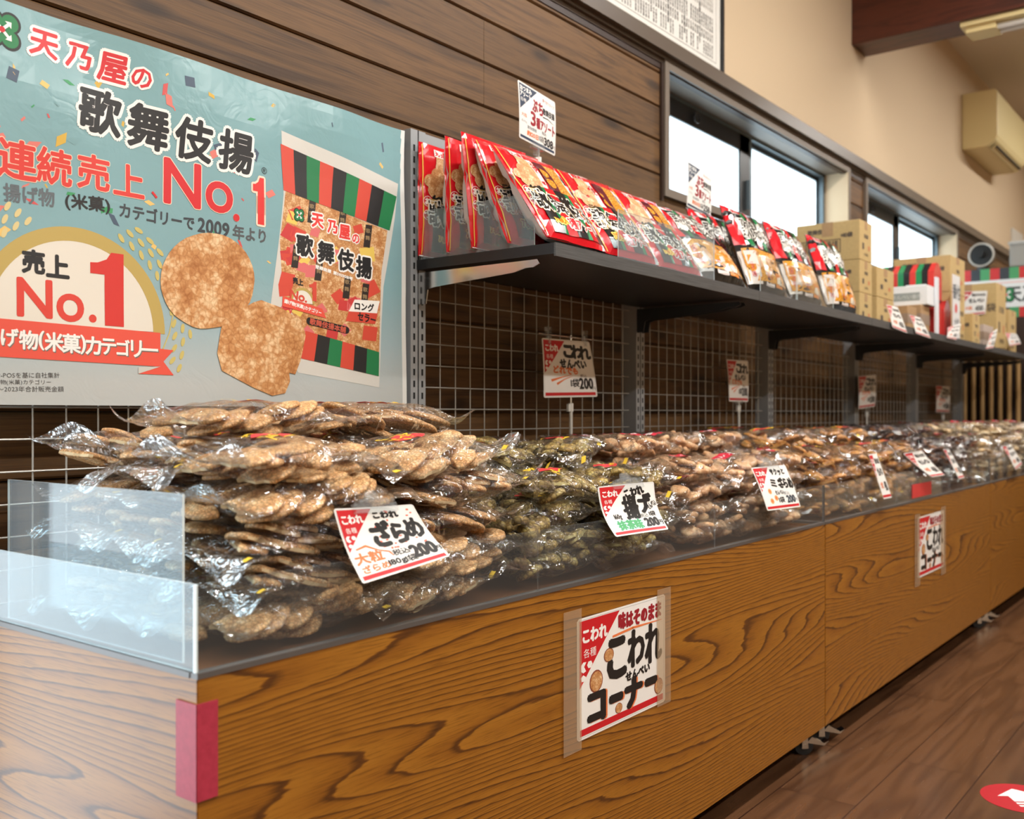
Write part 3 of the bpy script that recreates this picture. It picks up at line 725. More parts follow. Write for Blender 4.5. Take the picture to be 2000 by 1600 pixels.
while x > .08:
    if col % 7 == 6:
        a.text(''.join(rr.choice(pool) for _ in range(10)), x, .18, .2, PBLK, 1, w=.011, vertical=True, bold=.0005)
    else:
        for (yb, hh, n_) in ((.245, .075, 5), (.165, .05, 4), (.12, .03, 2), (.075, .045, 4)):
            if rr.random() < .9: a.text(''.join(rr.choice(pool) for _ in range(n_)), x, yb, hh, INKG if yb < .2 else ink(130, 124, 116), 1, w=.0085, vertical=True, bold=.0003)
    x -= .0155; col += 1
a.text('番付行', fw-.075, .43, .22, PBLK, 2, w=.062, vertical=True, bold=.004)
for i in range(18): a.text(''.join(rr.choice(pool) for _ in range(6)), fw-.15-.042*i, .40+.02*(i % 3), .14, INKG, 2, w=.016, vertical=True, bold=.0006)
o_ = a.build('lettering', r); o_.location = (0, 0, -.0038)

# ================================================================== BAGS OF BROKEN CRACKERS
def cracker_mesh(kind, R, th, seed, broken=True, oval=1.0, dome=.35):
    rd = random.Random(seed); n = 22
    cutsl = []
    if broken:
        for _ in range(rd.choice((0, 1, 1, 2))):
            cutsl.append((rd.uniform(0, 2*PI), rd.uniform(.05, .6)*R))
    out = []
    for i in range(n):
        an = 2*PI*i/n; r = R*(1+.07*noise.noise((math.cos(an)*2+seed, math.sin(an)*2, seed*1.7)))
        x, y = r*math.cos(an), r*oval*math.sin(an); onc = False
        for ca, cd in cutsl:
            d = x*math.cos(ca)+y*math.sin(ca); lim = cd*(1+.12*math.sin(an*7+seed))
            if d > lim: x -= (d-lim)*math.cos(ca); y -= (d-lim)*math.sin(ca); onc = True
        out.append((x, y, onc))
    vs = []; fr = [.0, .4, .72, .92, 1.0]
    warp = rd.uniform(-.25, .25)
    def Z(x, y, f, sgn):
        q = (x*x-y*y)/(R*R)*warp*th
        edge = 1.0 if f < .9 else (.82 if f < .99 else .45)
        return q-dome*th*f*f + sgn*th*.5*edge + .16*th*noise.noise((x*130, y*130, seed+sgn*3))
    for sgn in (1, -1):
        for f in fr[1:]:
            for x, y, _ in out: vs.append((x*f, y*f, Z(x*f, y*f, f, sgn)))
        vs.append((0, 0, Z(0, 0, 0, sgn)))
    per = 4*n+1; fs = []; mi = []
    for si in range(2):
        b = si*per
        for k in range(3):
            for i in range(n):
                j = (i+1) % n; q = (b+k*n+i, b+k*n+j, b+(k+1)*n+j, b+(k+1)*n+i); fs.append(q if si == 0 else q[::-1]); mi.append(0)
        for i in range(n):
            j = (i+1) % n; q = (b+4*n, b+i, b+j); fs.append(q if si == 0 else q[::-1]); mi.append(0)
    for i in range(n):
        j = (i+1) % n; fs.append((3*n+i, 3*n+j, per+3*n+j, per+3*n+i)[::-1]); mi.append(1 if out[i][2] and out[j][2] else 0)
    me = bpy.data.meshes.new('cracker'); me.from_pydata(vs, [], fs); me.materials.append(SEN[kind]); me.materials.append(BROK[kind])
    for p, q in zip(me.polygons, mi): p.material_index = q; p.use_smooth = q == 0
    bm = bmesh.new(); bm.from_mesh(me); bmesh.ops.recalc_face_normals(bm, faces=bm.faces); bm.to_mesh(me); bm.free()
    return me
CORE = .80
def film_z(u, v, L, W, Hh, seed, side):
    a_ = min(1.0, abs(u)/CORE)
    tt = max(0.0, 1-a_**2.4)**.62 * max(0.0, 1-abs(v)**3.0)**.5
    x, y = u*L/2, v*W/2
    r1 = 1-abs(noise.noise((x*26+seed, y*26, side*4.1)))*2.6
    r2 = 1-abs(noise.noise((x*9+seed*2, y*34, side*2.3+7)))*2.4
    pl = abs(u)**2
    wr = -.0042*max(0, r1)*(.5+.5*tt) - .005*max(0, r2)*(.25+pl)
    z = side*Hh/2*tt + (side*wr if tt > .05 else 0)
    if abs(u) > CORE:
        e = (abs(u)-CORE)/(1-CORE)
        sg = 1 if u > 0 else -1
        z += side*.0004*math.sin(v*70) + e*.013*math.sin(v*4.5+seed*3+sg) + e*e*.016*math.sin(seed*5+sg*2)
    else:
        z += .004*math.sin(v*4+seed*3+(1 if u > 0 else -1))*abs(u)**6
    return z
def film_mesh(L, W, Hh, seed):
    nu, nv = 40, 26; vs = []; fs = []
    for side in (1, -1):
        b = len(vs)
        for i in range(nu+1):
            u = -1+2*i/nu
            for j in range(nv+1):
                v = -1+2*j/nv
                a_ = min(1.0, abs(u)/CORE); wd = 1-.10*max(0, 1-a_**3)+.012*math.sin(u*9+seed)
                x = u*L/2+.003*noise.noise((v*3, u, seed)); y = math.sin(v*PI/2)*.3*W/2*wd+v*.7*W/2*wd
                vs.append((x, y, film_z(u, v, L, W, Hh, seed, side)))
        for i in range(nu):
            for j in range(nv):
                q = (b+i*(nv+1)+j, b+(i+1)*(nv+1)+j, b+(i+1)*(nv+1)+j+1, b+i*(nv+1)+j+1); fs.append(q if side == 1 else q[::-1])
    me = bpy.data.meshes.new('film'); me.from_pydata(vs, [], fs)
    for p in me.polygons: p.use_smooth = True
    return me
KIND = dict(   # L, W, thickness, cracker radius, cracker thickness, pieces, oval
    sugar=(.285, .185, .060, .036, .0085, 18, 1.0), green=(.25, .175, .056, .023, .011, 24, .85), peach=(.24, .17, .056, .019, .011, 26, 1.0),
    soy=(.25, .175, .056, .027, .009, 13, .8), nori=(.23, .165, .054, .028, .010, 11, .55), pale=(.25, .175, .06, .026, .011, 12, .9))
CRK = {}
for kind, (L, W, Hh, R, th, n, ov) in KIND.items():
    CRK[kind] = [cracker_mesh(kind, R*random.Random(i).uniform(.88, 1.1), th, 10*i+len(kind), kind not in ('peach',), ov, .5 if kind != 'peach' else .2) for i in range(5)]
def bag_prototype(kind, var):
    L, W, Hh, R, th, n, ov = KIND[kind]; seed = var*3.7+len(kind); rd = random.Random(var*17+len(kind))
    r = empty('cracker_bag', (0, 0, 0))
    me = film_mesh(L, W, Hh, seed); me.materials.append(MAT['film'] if kind in ('sugar', 'green', 'peach') else MAT['film2'])
    f = bpy.data.objects.new('film', me); C.objects.link(f); f.parent = r
    rows = 2 if R > .03 else 3
    per = math.ceil(n/rows)
    for i in range(n):
        row, k = i % rows, i//rows
        x = (-.5+(k+.5)/per)*L*.70+rd.uniform(-.006, .006)
        y = ((row+.5)/rows-.5)*W*.74+rd.uniform(-.008, .008)
        edge = (1-abs(2*x/(L*CORE))**2.4)**.6*(1-min(1, abs(2*y/W))**3)**.5
        tilt = rd.uniform(.18, .62)*(1 if rd.random() < .8 else -1) if kind != 'peach' else rd.uniform(-.6, .6)
        z = rd.uniform(-.32, .32)*Hh*edge
        lim = max(.05, (Hh/2*edge-th/2-abs(z)*.5)/R); tilt = max(-lim*1.1, min(lim*1.1, tilt))
        c_ = bpy.data.objects.new('cracker', rd.choice(CRK[kind])); C.objects.link(c_); c_.parent = r
        c_.location = (x, y, z); c_.rotation_euler = (rd.uniform(-.25, .25)*(1 if lim > .3 else .3), tilt, rd.uniform(0, 6.28))
        if kind == 'sugar': c_.rotation_euler = Euler((rd.uniform(-.12, .12), -abs(tilt)*.8 if var % 2 else abs(tilt)*.8, 0)).to_matrix().to_4x4().to_euler()
    # printed patch and small yellow marks on the film
    a = Art()
    x0 = rd.uniform(-.03, .02)
    if kind in ('sugar', 'green', 'soy'):
        pr_ = random.Random(var+5)
        blob = [(x0+.030*(1+.2*math.sin(3*t_*.35+var))*math.cos(t_*.35), .018*math.sin(t_*.35)) for t_ in range(18)]
        a.poly(blob, ink(206, 60, 64), 1)
        for q in range(7):
            p = (x0+pr_.uniform(-.035, .035), pr_.uniform(-.022, .022)); pts = [p]
            for _ in range(4): p = (p[0]+pr_.uniform(-.014, .014), p[1]+pr_.uniform(-.010, .010)); pts.append(p)
            a.line(pts, .0028, ink(232, 190, 50), 2)
    else:
        a.rect(x0-.03, -.016, x0+.03, .016, ink(196, 40, 60) if kind != 'nori' else ink(60, 20, 20), 1); a.text('せんべい', x0, 0, .014, WHT, 2, bold=.0006)
    for sx in (-1, 1) if kind in ('sugar', 'green', 'soy') else (): a.rect(sx*.118-.005, -W*.44, sx*.118+.005, -W*.44+.008, ink(236, 196, 60), 1)
    def onfilm(x, y, z): return Vector((x, y, film_z(2*x/L, max(-.99, min(.99, 2*y/W)), L, W, Hh, seed, 1)+.0016+z))
    a.build('lettering', r, onfilm, {0: [i*.012-.12 for i in range(21)], 1: [i*.012-.09 for i in range(16)]})
    return r
def bag_mat(x, y, z, yaw, pitch, roll): return Matrix.Translation((x, y, z)) @ Euler((roll, pitch, yaw)).to_matrix().to_4x4()
PROTO = {}
DESC = dict(sugar='clear bag of sugar-coated tan crackers', green='clear bag of greenish brown tea crackers', peach='clear bag of small round pinkish crackers',
            soy='clear bag of glossy golden brown crackers', nori='clear bag of dark seaweed-wrapped crackers', pale='clear bag of pale cream crackers')
GRP = dict(sugar='sugar cracker bags piled on the near counter', green='tea cracker bags piled on the near counter', peach='mini cracker bags piled on the near counter',
           soy='brown cracker bags piled on the second counter', nori='dark cracker bags piled on the second counter', pale='pale cracker bags piled on the far counters')
ROWN = ['front row', 'middle row', 'back row']
def place_bag(kind, M, label, rd):
    ps = PROTO.setdefault(kind, {}); var = rd.randrange(4)
    if var not in ps:
        ps[var] = bag_prototype(kind, var); r = ps[var]; r.matrix_world = M
        tag(r, label, 'bag', GRP[kind])
    else: dup(ps[var], mat=M, label=label, category='bag', group=GRP[kind])
def pile(kind, x0, x1, layers, seed, pitch=.0465, rowsy=(.982, 1.118, 1.250), tilt=.10):
    """layers: per row a list over the stacks of the number of layers"""
    rd = random.Random(seed); L, W = KIND[kind][:2]
    ns = len(layers[0])
    for ri in (2, 1, 0):
        for si in range(ns):
            for li in range(layers[ri][si]):
                x = x0+(x1-x0)*(si+.5)/ns+rd.uniform(-.02, .02)+(.03 if li % 2 else -.03)*(1 if ns > 1 else 0)
                y = rowsy[ri]+rd.uniform(-.01, .01)
                x = min(max(x, x0+L*.5), x1-L*.38)
                z = ZT+.0300+li*pitch+(rd.uniform(-.003, .004) if li else 0); fl = .35 if li == 0 else 1.0
                top = li >= layers[ri][si]-1
                yaw = rd.uniform(-.22, .22)*(.35 if ri != 1 else 1)+(PI if rd.random() < .5 else 0)
                roll = (rd.uniform(.0, tilt) if ri == 0 else rd.uniform(-.08, .08))*(1 if abs(yaw) < 1.6 else -1)
                lab = '%s, %s stack, %s, %s layer up' % (DESC[kind], ordn[si], ROWN[ri], ordn[li])
                place_bag(kind, bag_mat(x, y, z, yaw+(rd.uniform(-.3, .3) if top and ri else 0), fl*rd.uniform(-.09, .09)+(rd.uniform(-.06, .06) if top else 0), roll*fl), lab, rd)
pile('sugar', .660, 1.20, [[5, 5], [6, 6], [5, 6]], 3)
pile('green', 1.20, 1.72, [[4, 4], [5, 5], [5, 5]], 4, .041)
pile('peach', 1.74, 2.37, [[4, 4, 4], [5, 5, 5], [5, 5, 5]], 5, .0425)
pile('soy', 2.44, 3.36, [[4, 4, 4, 4], [5, 5, 5, 5], [5, 5, 5, 5]], 6, .0430)
pile('nori', 3.40, 4.16, [[4, 4, 4], [5, 5, 5], [5, 5, 5]], 7, .0435)
pile('pale', 4.24, 5.90, [[4, 5, 4, 5, 4, 5], [5, 5, 5, 5, 5, 5], [5, 5, 5, 5, 5, 5]], 8, .0435)

# ================================================================== PRICE CARDS
t = NT('translucent tape'); MAT['tape'] = t.surf(t.n('MixShader', {0: .2, 1: t.n('BsdfTransparent', {0: (.93, .9, .86, 1)}).outputs[0], 2: t.n('BsdfPrincipled', {'Base Color': srgb(214, 190, 160), 'Roughness': .35}).outputs[0]}).outputs[0])
def base_red(a, h=1.0):
    a.poly([(.025, .975*h), (.45, .975*h), (.025, .42*h)], RED, 2)
    a.text('こわれ', .185, .845*h, .11, WHT, 3, w=.25, bold=.006); a.text('各種', .13, .70*h, .075, WHT, 3, w=.13)
    a.poly([(.07, .595*h), (.092, .63*h), (.062, .635*h), (.038, .61*h), (.038, .565*h), (.062, .545*h), (.09, .555*h)], WHT, 3)
    a.ell(.128, .60*h, .028, .032, WHT, 3, 6); a.ell(.062, .50*h, .028, .03, WHT, 3, 5, .3)
    a.rect(.03, .03*h, .97, .085*h, RED, 2)
    a.line([(.018, .018), (.982, .018), (.982, .982*h), (.018, .982*h), (.018, .018)], .004, LGREY, 1)
def scatter_dots(a, n, seed, mm):
    rd = random.Random(seed)
    for _ in range(n):
        x, y = rd.uniform(.4, .95), rd.uniform(.3, .95)
        a.ell(x, y, rd.uniform(.012, .02), rd.uniform(.012, .018), mm, 2, 8)
def d_zarame(a):
    base_red(a); scatter_dots(a, 26, 4, ink(232, 110, 90))
    a.text('こわれ', .60, .87, .10, BLK, 4, w=.30, bold=.008, var=.1)
    a.text('ざ', .46, .60, .36, BLK, 4, w=.22, bold=.020); a.text('ら', .665, .57, .30, BLK, 4, w=.15, bold=.018); a.text('め', .855, .61, .32, BLK, 4, w=.19, bold=.014)
    a.text('大粒', .20, .31, .15, ORG, 3, bold=.006); a.text('ざらめ', .22, .16, .10, ORG, 3, bold=.004); a.line([(.10, .44), (.22, .47), (.34, .38), (.44, .33), (.46, .26)], [.02, .026, .014, .02, .01], ORG, 3)
    a.text('税込', .56, .29, .09, BLK, 4, bold=.002); a.text('180g', .46, .155, .10, BLK, 4, bold=.004); a.text('1袋', .62, .16, .10, BLK, 4, bold=.002)
    a.text('200', .80, .24, .20, BLK, 4, w=.27, bold=.014); a.text('円', .955, .20, .07, BLK, 4, bold=.003)
def d_matcha(a):
    base_red(a)
    a.text('こわれ', .60, .84, .17, BLK, 4, w=.34, bold=.012, var=.15, rot=.25)
    a.text('揚', .48, .54, .44, BLK, 4, w=.25, bold=.016); a.text('げ', .71, .60, .36, BLK, 4, bold=.022); a.text('せんべい', .88, .56, .12, BLK, 4, w=.2, bold=.003, rot=.5)
    a.text('160g', .21, .38, .12, BLK, 4, w=.12, bold=.003); a.text('抹茶味', .36, .20, .20, GREEN2, 4, w=.42, bold=.010, out=(ink(190, 214, 224), .02), var=.08)
    a.text('税込', .67, .36, .08, BLK, 4); a.text('1袋', .84, .38, .10, BLK, 4, bold=.003); a.text('200', .76, .21, .17, BLK, 4, w=.25, bold=.014); a.text('円', .93, .18, .09, BLK, 4, bold=.004)
def d_mini(a):
    base_red(a)
    a.text('サクッと', .66, .85, .15, BLK, 4, w=.40, bold=.010, var=.1)
    a.text('ミニ', .54, .60, .17, BLK, 4, bold=.012); a.text('ざらめ', .78, .58, .26, BLK, 4, w=.40, bold=.014, var=.12); a.text('せんべい', .50, .38, .10, BLK, 4, w=.24, bold=.003)
    for x, y in ((.24, .42), (.36, .26), (.22, .20)): a.ell(x, y, .05, .065, ink(232, 170, 110), 3, 14); a.ell(x, y, .03, .04, ORG, 4, 10)
    a.text('1袋', .50, .21, .13, BLK, 4, bold=.004); a.text('税込', .70, .35, .08, GREY, 4); a.text('200', .78, .21, .16, ink(60, 70, 80), 4, w=.24, bold=.012); a.text('円', .93, .18, .07, BLK, 4)
def d_any(a):
    base_red(a)
    a.text('こ', .51, .80, .20, BLK, 4, bold=.018); a.text('わ', .68, .80, .22, BLK, 4, bold=.016); a.text('れ', .84, .79, .22, BLK, 4, bold=.016)
    a.text('せんべい', .58, .585, .15, BLK, 4, w=.52, bold=.010, var=.1); a.text('どれでも', .42, .47, .13, ORG, 4, w=.46, bold=.008, rot=-.04, var=.1)
    a.line([(.14, .29), (.34, .35), (.52, .39)], [.045, .02, .006], ORG, 3); a.line([(.24, .23), (.38, .31), (.54, .37)], [.04, .018, .005], ORG, 3)
    a.text('税込', .76, .38, .06, BLK, 4); a.text('1袋', .58, .25, .14, BLK, 4, w=.16, bold=.004); a.text('200', .80, .24, .19, BLK, 4, w=.26, bold=.010); a.text('円', .95, .15, .06, BLK, 4)
def d_corner(a):
    base_red(a)
    a.text('味はそのまま', .69, .875, .14, DRED, 4, w=.50, bold=.008, var=.08); a.line([(.37, .765), (.6, .785), (.95, .775)], [.02, .022, .006], ORG, 3)
    a.text('こ', .42, .57, .32, BLK, 4, w=.18, bold=.022); a.text('わ', .64, .60, .31, BLK, 4, w=.18, bold=.014); a.text('れ', .85, .59, .34, BLK, 4, w=.19, bold=.014)
    a.text('せんべい', .66, .375, .075, BLK, 4, w=.28, bold=.005, rot=.05)
    for ch, x, y, hh, ww in (('コ', .20, .225, .22, .16), ('ー', .41, .23, .04, .12), ('ナ', .61, .215, .24, .18), ('ー', .82, .245, .04, .12)):
        a.text(ch, x+.018, y-.005, hh, ORG, 4, w=ww, bold=.018); a.text(ch, x, y, hh, BLK, 5, w=ww, bold=.020)
    for x, y, rx, ry in ((.33, .62, .055, .06), (.195, .44, .07, .095), (.915, .17, .055, .075), (.44, .13, .04, .045)):
        a.ell(x, y, rx, ry, ink(140, 70, 50), 3, 16); a.ell(x, y, rx*.88, ry*.88, SENS, 6, 14)
def d_corner2(a):
    d_corner(a)
def otsumami(a, price):
    a.poly([(.03, .97), (.50, .97), (.03, .52)], NAVY, 2); a.rect(.03, .03, .97, .075, NAVY, 2)
    a.line([(.018, .018), (.982, .018), (.982, .982), (.018, .982), (.018, .018)], .004, LGREY, 1)
    a.text('おつまみ', .20, .90, .085, WHT, 3, w=.30, bold=.004); a.text('アソート', .185, .80, .085, WHT, 3, w=.28, bold=.004); a.text('各種', .12, .70, .07, WHT, 3)
    a.text('ぷち', .50, .70, .22, DRED, 4, w=.28, bold=.010, var=.1); a.text('食べきりタイプ', .80, .88, .07, RED, 3, w=.32, rot=-.1)
    a.text('歌舞伎揚', .80, .69, .12, BLK, 4, w=.32, bold=.003); a.line([(.64, .58), (.78, .59), (.95, .54)], [.02, .016, .004], BLK, 3)
    a.text('3', .37, .45, .24, DRED, 4, w=.12, bold=.010); a.text('種アソート', .71, .42, .19, DRED, 4, w=.50, bold=.007, var=.06)
    a.text('大粒', .13, .44, .07, ORG, 3); a.text('約45g', .13, .33, .06, LGREY, 3); a.text('賞味期限', .34, .26, .06, GREY, 3); a.text('約120日', .36, .16, .09, ORG, 3, bold=.004)
    a.text('税込', .67, .29, .06, BLK, 4); a.text('1袋', .60, .17, .11, BLK, 4); a.text(price, .80, .16, .14, BLK, 4, w=.24, bold=.007); a.text('円', .95, .13, .06, BLK, 4)
def d_gift(a):
    base_red(a); a.text('味はそのまま', .68, .84, .13, BLK, 4, w=.5, bold=.006); a.text('せんべい', .60, .60, .17, BLK, 4, w=.6, bold=.010); a.text('大粒', .30, .30, .14, ORG, 4, bold=.006); a.text('450', .72, .27, .2, BLK, 4, w=.3, bold=.01); a.text('円', .93, .2, .07, BLK, 4)
def quad_card(name, corners, design, label, curl=0.0, curl2=0.0, cat='price card', group=None, clip=0, parent=None):
    """corners TL, TR, BR, BL as points in the shop"""
    TL, TR, BR, BL = corners; c0 = (TL+TR+BR+BL)/4
    r = empty(name, c0, label, cat, group) if parent is None else parent
    if parent is not None: c0 = parent.location.copy()
    n = (TR-TL).cross(TL-BL).normalized()
    def P(x, y, z):
        top, bot = TL.lerp(TR, x), BL.lerp(BR, x)
        return bot.lerp(top, y)-c0+n*(z+curl*math.sin(PI*min(1, max(0, y)))+curl2*math.sin(PI*x))
    q = [i*.05 for i in range(1, 20)]
    a = Art(); k = .02
    for lay, f in ((0, 1), (-3, 1)): a.poly([(k, 0), (1-k, 0), (1, k), (1, 1-k), (1-k, 1), (k, 1), (0, 1-k), (0, k)], MAT['paper'], lay)
    sh = a.build('sheet', r, P, {0: q, 1: q})
    a = Art(); design(a); a.build('lettering', sh, P, {0: q[1::2], 1: q[1::2]})
    if clip:
        u = ((TR-TL)).normalized(); up = (TL-BL).normalized(); cc = TL.lerp(TR, .5)-c0; wd = (TR-TL).length
        M = Matrix((u, up, n)).transposed().to_4x4(); M.translation = cc
        m = MB(); m.box((-wd*.27, -.008, -.002), (wd*.27, .004, .003), 0, M); m.box((-wd*.16, .004, -.002), (wd*.16, .009, .006), 0, M); m.prism([(-wd*.09, .009), (wd*.09, .009), (wd*.055, .02), (-wd*.055, .02)], -.001, .003, lambda p, t: M @ Vector((p[0], p[1], t)))
        for sx in (-.2, .2): m.box((wd*sx-.003, .004, -.002), (wd*sx+.003, .008, .008), 0, M)
        m.build('clip', MAT['clip'], r, local=True)
        b0 = BL.lerp(BR, .5)-c0; m = MB()            # clear stem behind the card down to the guard
        e_ = Vector((b0.x, YF+.009-c0.y, ZT+GUARD-.02-c0.z)); st = cc-n*.006
        m.cyl(st, Vector((b0.x, e_.y, e_.z)), .0016, 6); m.build('stem', MAT['clip'], r, local=True)
    return r
Q = lambda pts, Y: [at(px, py, y) for (px, py), y in zip(pts, Y)]
def counter_card(pts, Yt, Yb, design, label, curl=.004, curl2=0, clip=1): return quad_card('price_card', Q(pts, (Yt, Yt, Yb, Yb)), design, label, curl, curl2, group='price cards clipped along the counters', clip=clip)
counter_card([(651, 994), (806, 985), (880, 1086), (709, 1141)], .884, .850, d_zarame, 'curled white and red price card with big black lettering, in front of the sugar crackers', -.005, -.002)
counter_card([(1167, 951), (1277, 941), (1306, 1034), (1203, 1049)], .884, .850, d_matcha, 'white and red price card with green lettering, in front of the tea crackers', -.008, .002)
counter_card([(1467, 914), (1533, 908), (1564, 990), (1499, 998)], .884, .850, d_mini, 'white and red price card with three small orange crackers drawn on it', .002)
counter_card([(1696, 888), (1712, 886), (1742, 972), (1726, 975)], .884, .852, d_gift, 'narrow steeply angled white price card just past the counter joint', .001, 0, 0)
counter_card([(1764, 886), (1800, 880), (1846, 928), (1820, 932)], .884, .852, d_gift, 'white price card with a red corner, lying back on the brown crackers', -.003)
counter_card([(1842, 878), (1853, 877), (1884, 933), (1873, 936)], .884, .852, d_gift, 'thin edge-on price card beside the dark seaweed crackers', .001)
counter_card([(1957, 872), (1973, 868), (1997, 906), (1984, 918)], .884, .852, d_gift, 'price card in front of the pale cream crackers', .002)
# posters taped on the counter fronts
def front_poster(px0, px1, py1, py0, tapes, design, label):
    y = YF-.0012; A = at(px0, py1, y); B = at(px0, py0, y); x1 = xat(px1, y)
    c = [Vector((A.x, y, A.z)), Vector((x1, y, A.z)), Vector((x1, y, B.z)), Vector((B.x, y, B.z))]
    r = quad_card('taped_poster', c, design, label, 0, 0, 'poster', 'posters taped on the counter fronts')
    for (p0, p1, t1, t0) in tapes:
        m = MB(); a_, b_ = at(p0, t1, y-.0022), at(p0, t0, y-.0022); m.box((a_.x, y-.0024, b_.z), (xat(p1, y-.0022), y-.0019, a_.z)); m.build('tape', MAT['tape'], r)
front_poster(1127, 1299, 1211, 1451, [(1101, 1136, 1198, 1481), (1284, 1310, 1153, 1382)], d_corner, 'larger white poster with a red triangle taped on the nearest counter')
front_poster(1793, 1844, 1011, 1130, [(1787, 1797, 1006, 1148), (1838, 1847, 991, 1124)], d_corner2, 'smaller-looking white poster taped on the second counter')
m = MB(); A = at(1782, 974, YF+.0015); m.box((A.x, YF+.0012, A.z), (xat(1820, YF), YF+.0028, A.z+.042)); tag(m.build('red_tag', ink(206, 60, 60)), 'small red tag on the clear guard of the second counter', 'tag')
# cards on poles behind the pile
def pole_card(pts, Y, pxp, design, label, clips='bar', zb=ZT-.0055):
    c = Q(pts, (Y,)*4); bx_ = xat(pxp, Y+.008); by_ = Y+.008
    r = empty('card_stand', (bx_, by_, zb), label, 'price card stand', 'price cards on poles')
    quad_card('card', c, design, None, .002, .0, parent=r)
    zt_ = max(c[0].z, c[1].z)+.012; zm = min(c[2].z, c[3].z)-.02
    m = MB(); m.cyl((bx_, by_, zb), (bx_, by_, zb+.006), .011, 20); m.build('base', MAT['whiteplastic'], r)
    m = MB(); m.cyl((bx_, by_, zb+.006), (bx_, by_, zm), .0042, 10); m.cyl((bx_, by_, zm-.012), (bx_, by_, zm+.008), .0062, 10); m.box((bx_-.014, by_-.003, zm-.012), (bx_-.005, by_+.003, zm+.006)); m.build('pole', MAT['whiteplastic'], r)
    m = MB(); m.cyl((bx_, by_, zm+.008), (bx_, by_, zt_ if clips == 'bar' else zm+.03), .0022, 8); m.build('rod', MAT['chrome'], r)
    if clips == 'bar':
        p0, p1 = c[0]+Vector((-.004, .006, .011)), c[1]+Vector((.022, .006, .007))
        m = MB(); m.cyl(p0, p1, .0018, 8); m.build('cross_bar', MAT['chrome'], r)
        for u in (.14, .9):
            q = c[0].lerp(c[1], u); m = MB()
            for dx in (-.006, .006): m.cyl(q+Vector((dx*.3, -.002, -.012)), q+Vector((dx*1.4, .002, .027)), .0035, 8, .0045)
            m.build('clip', MAT['clip'], r)
    else:
        q = c[3].lerp(c[2], .5); m = MB(); m.box(q+Vector((-.022, -.004, -.006)), q+Vector((.022, .006, .007))); m.box(q+Vector((-.006, -.002, -.018)), q+Vector((.006, .008, -.004))); m.build('clip', MAT['clip'], r)
    return r
pole_card([(1058, 660), (1151, 668), (1167, 775), (1062, 777)], 1.352, 1115, d_any, 'white and red price card hanging from a bar on a pole behind the tea crackers')
pole_card([(1419, 702), (1461, 705), (1461, 785), (1424, 784)], 1.352, 1443, d_any, 'white price card on a pole behind the mini crackers, second pole along', 'clip')
pole_card([(1676, 735), (1711, 732), (1709, 794), (1677, 799)], 1.352, 1693, d_any, 'pale price card on a pole behind the brown crackers, third pole along', 'clip')
pole_card([(1828, 753), (1855, 755), (1854, 806), (1828, 805)], 1.352, 1842, d_any, 'small distant price card on a pole, fourth pole along', 'clip')
pole_card([(1011, 155), (1084, 200), (1084, 305), (1014, 268)], 1.268, 1052, lambda a: otsumami(a, '308'), 'white and navy price card on a rod above the red snack bags, against the wood', 'clip', ZS+.0005)
pole_card([(1343, 314), (1390, 344), (1388, 427), (1341, 402)], 1.268, 1366, lambda a: otsumami(a, '258'), 'white and navy price card on a rod in front of the bright window', 'clip', ZS+.0005)

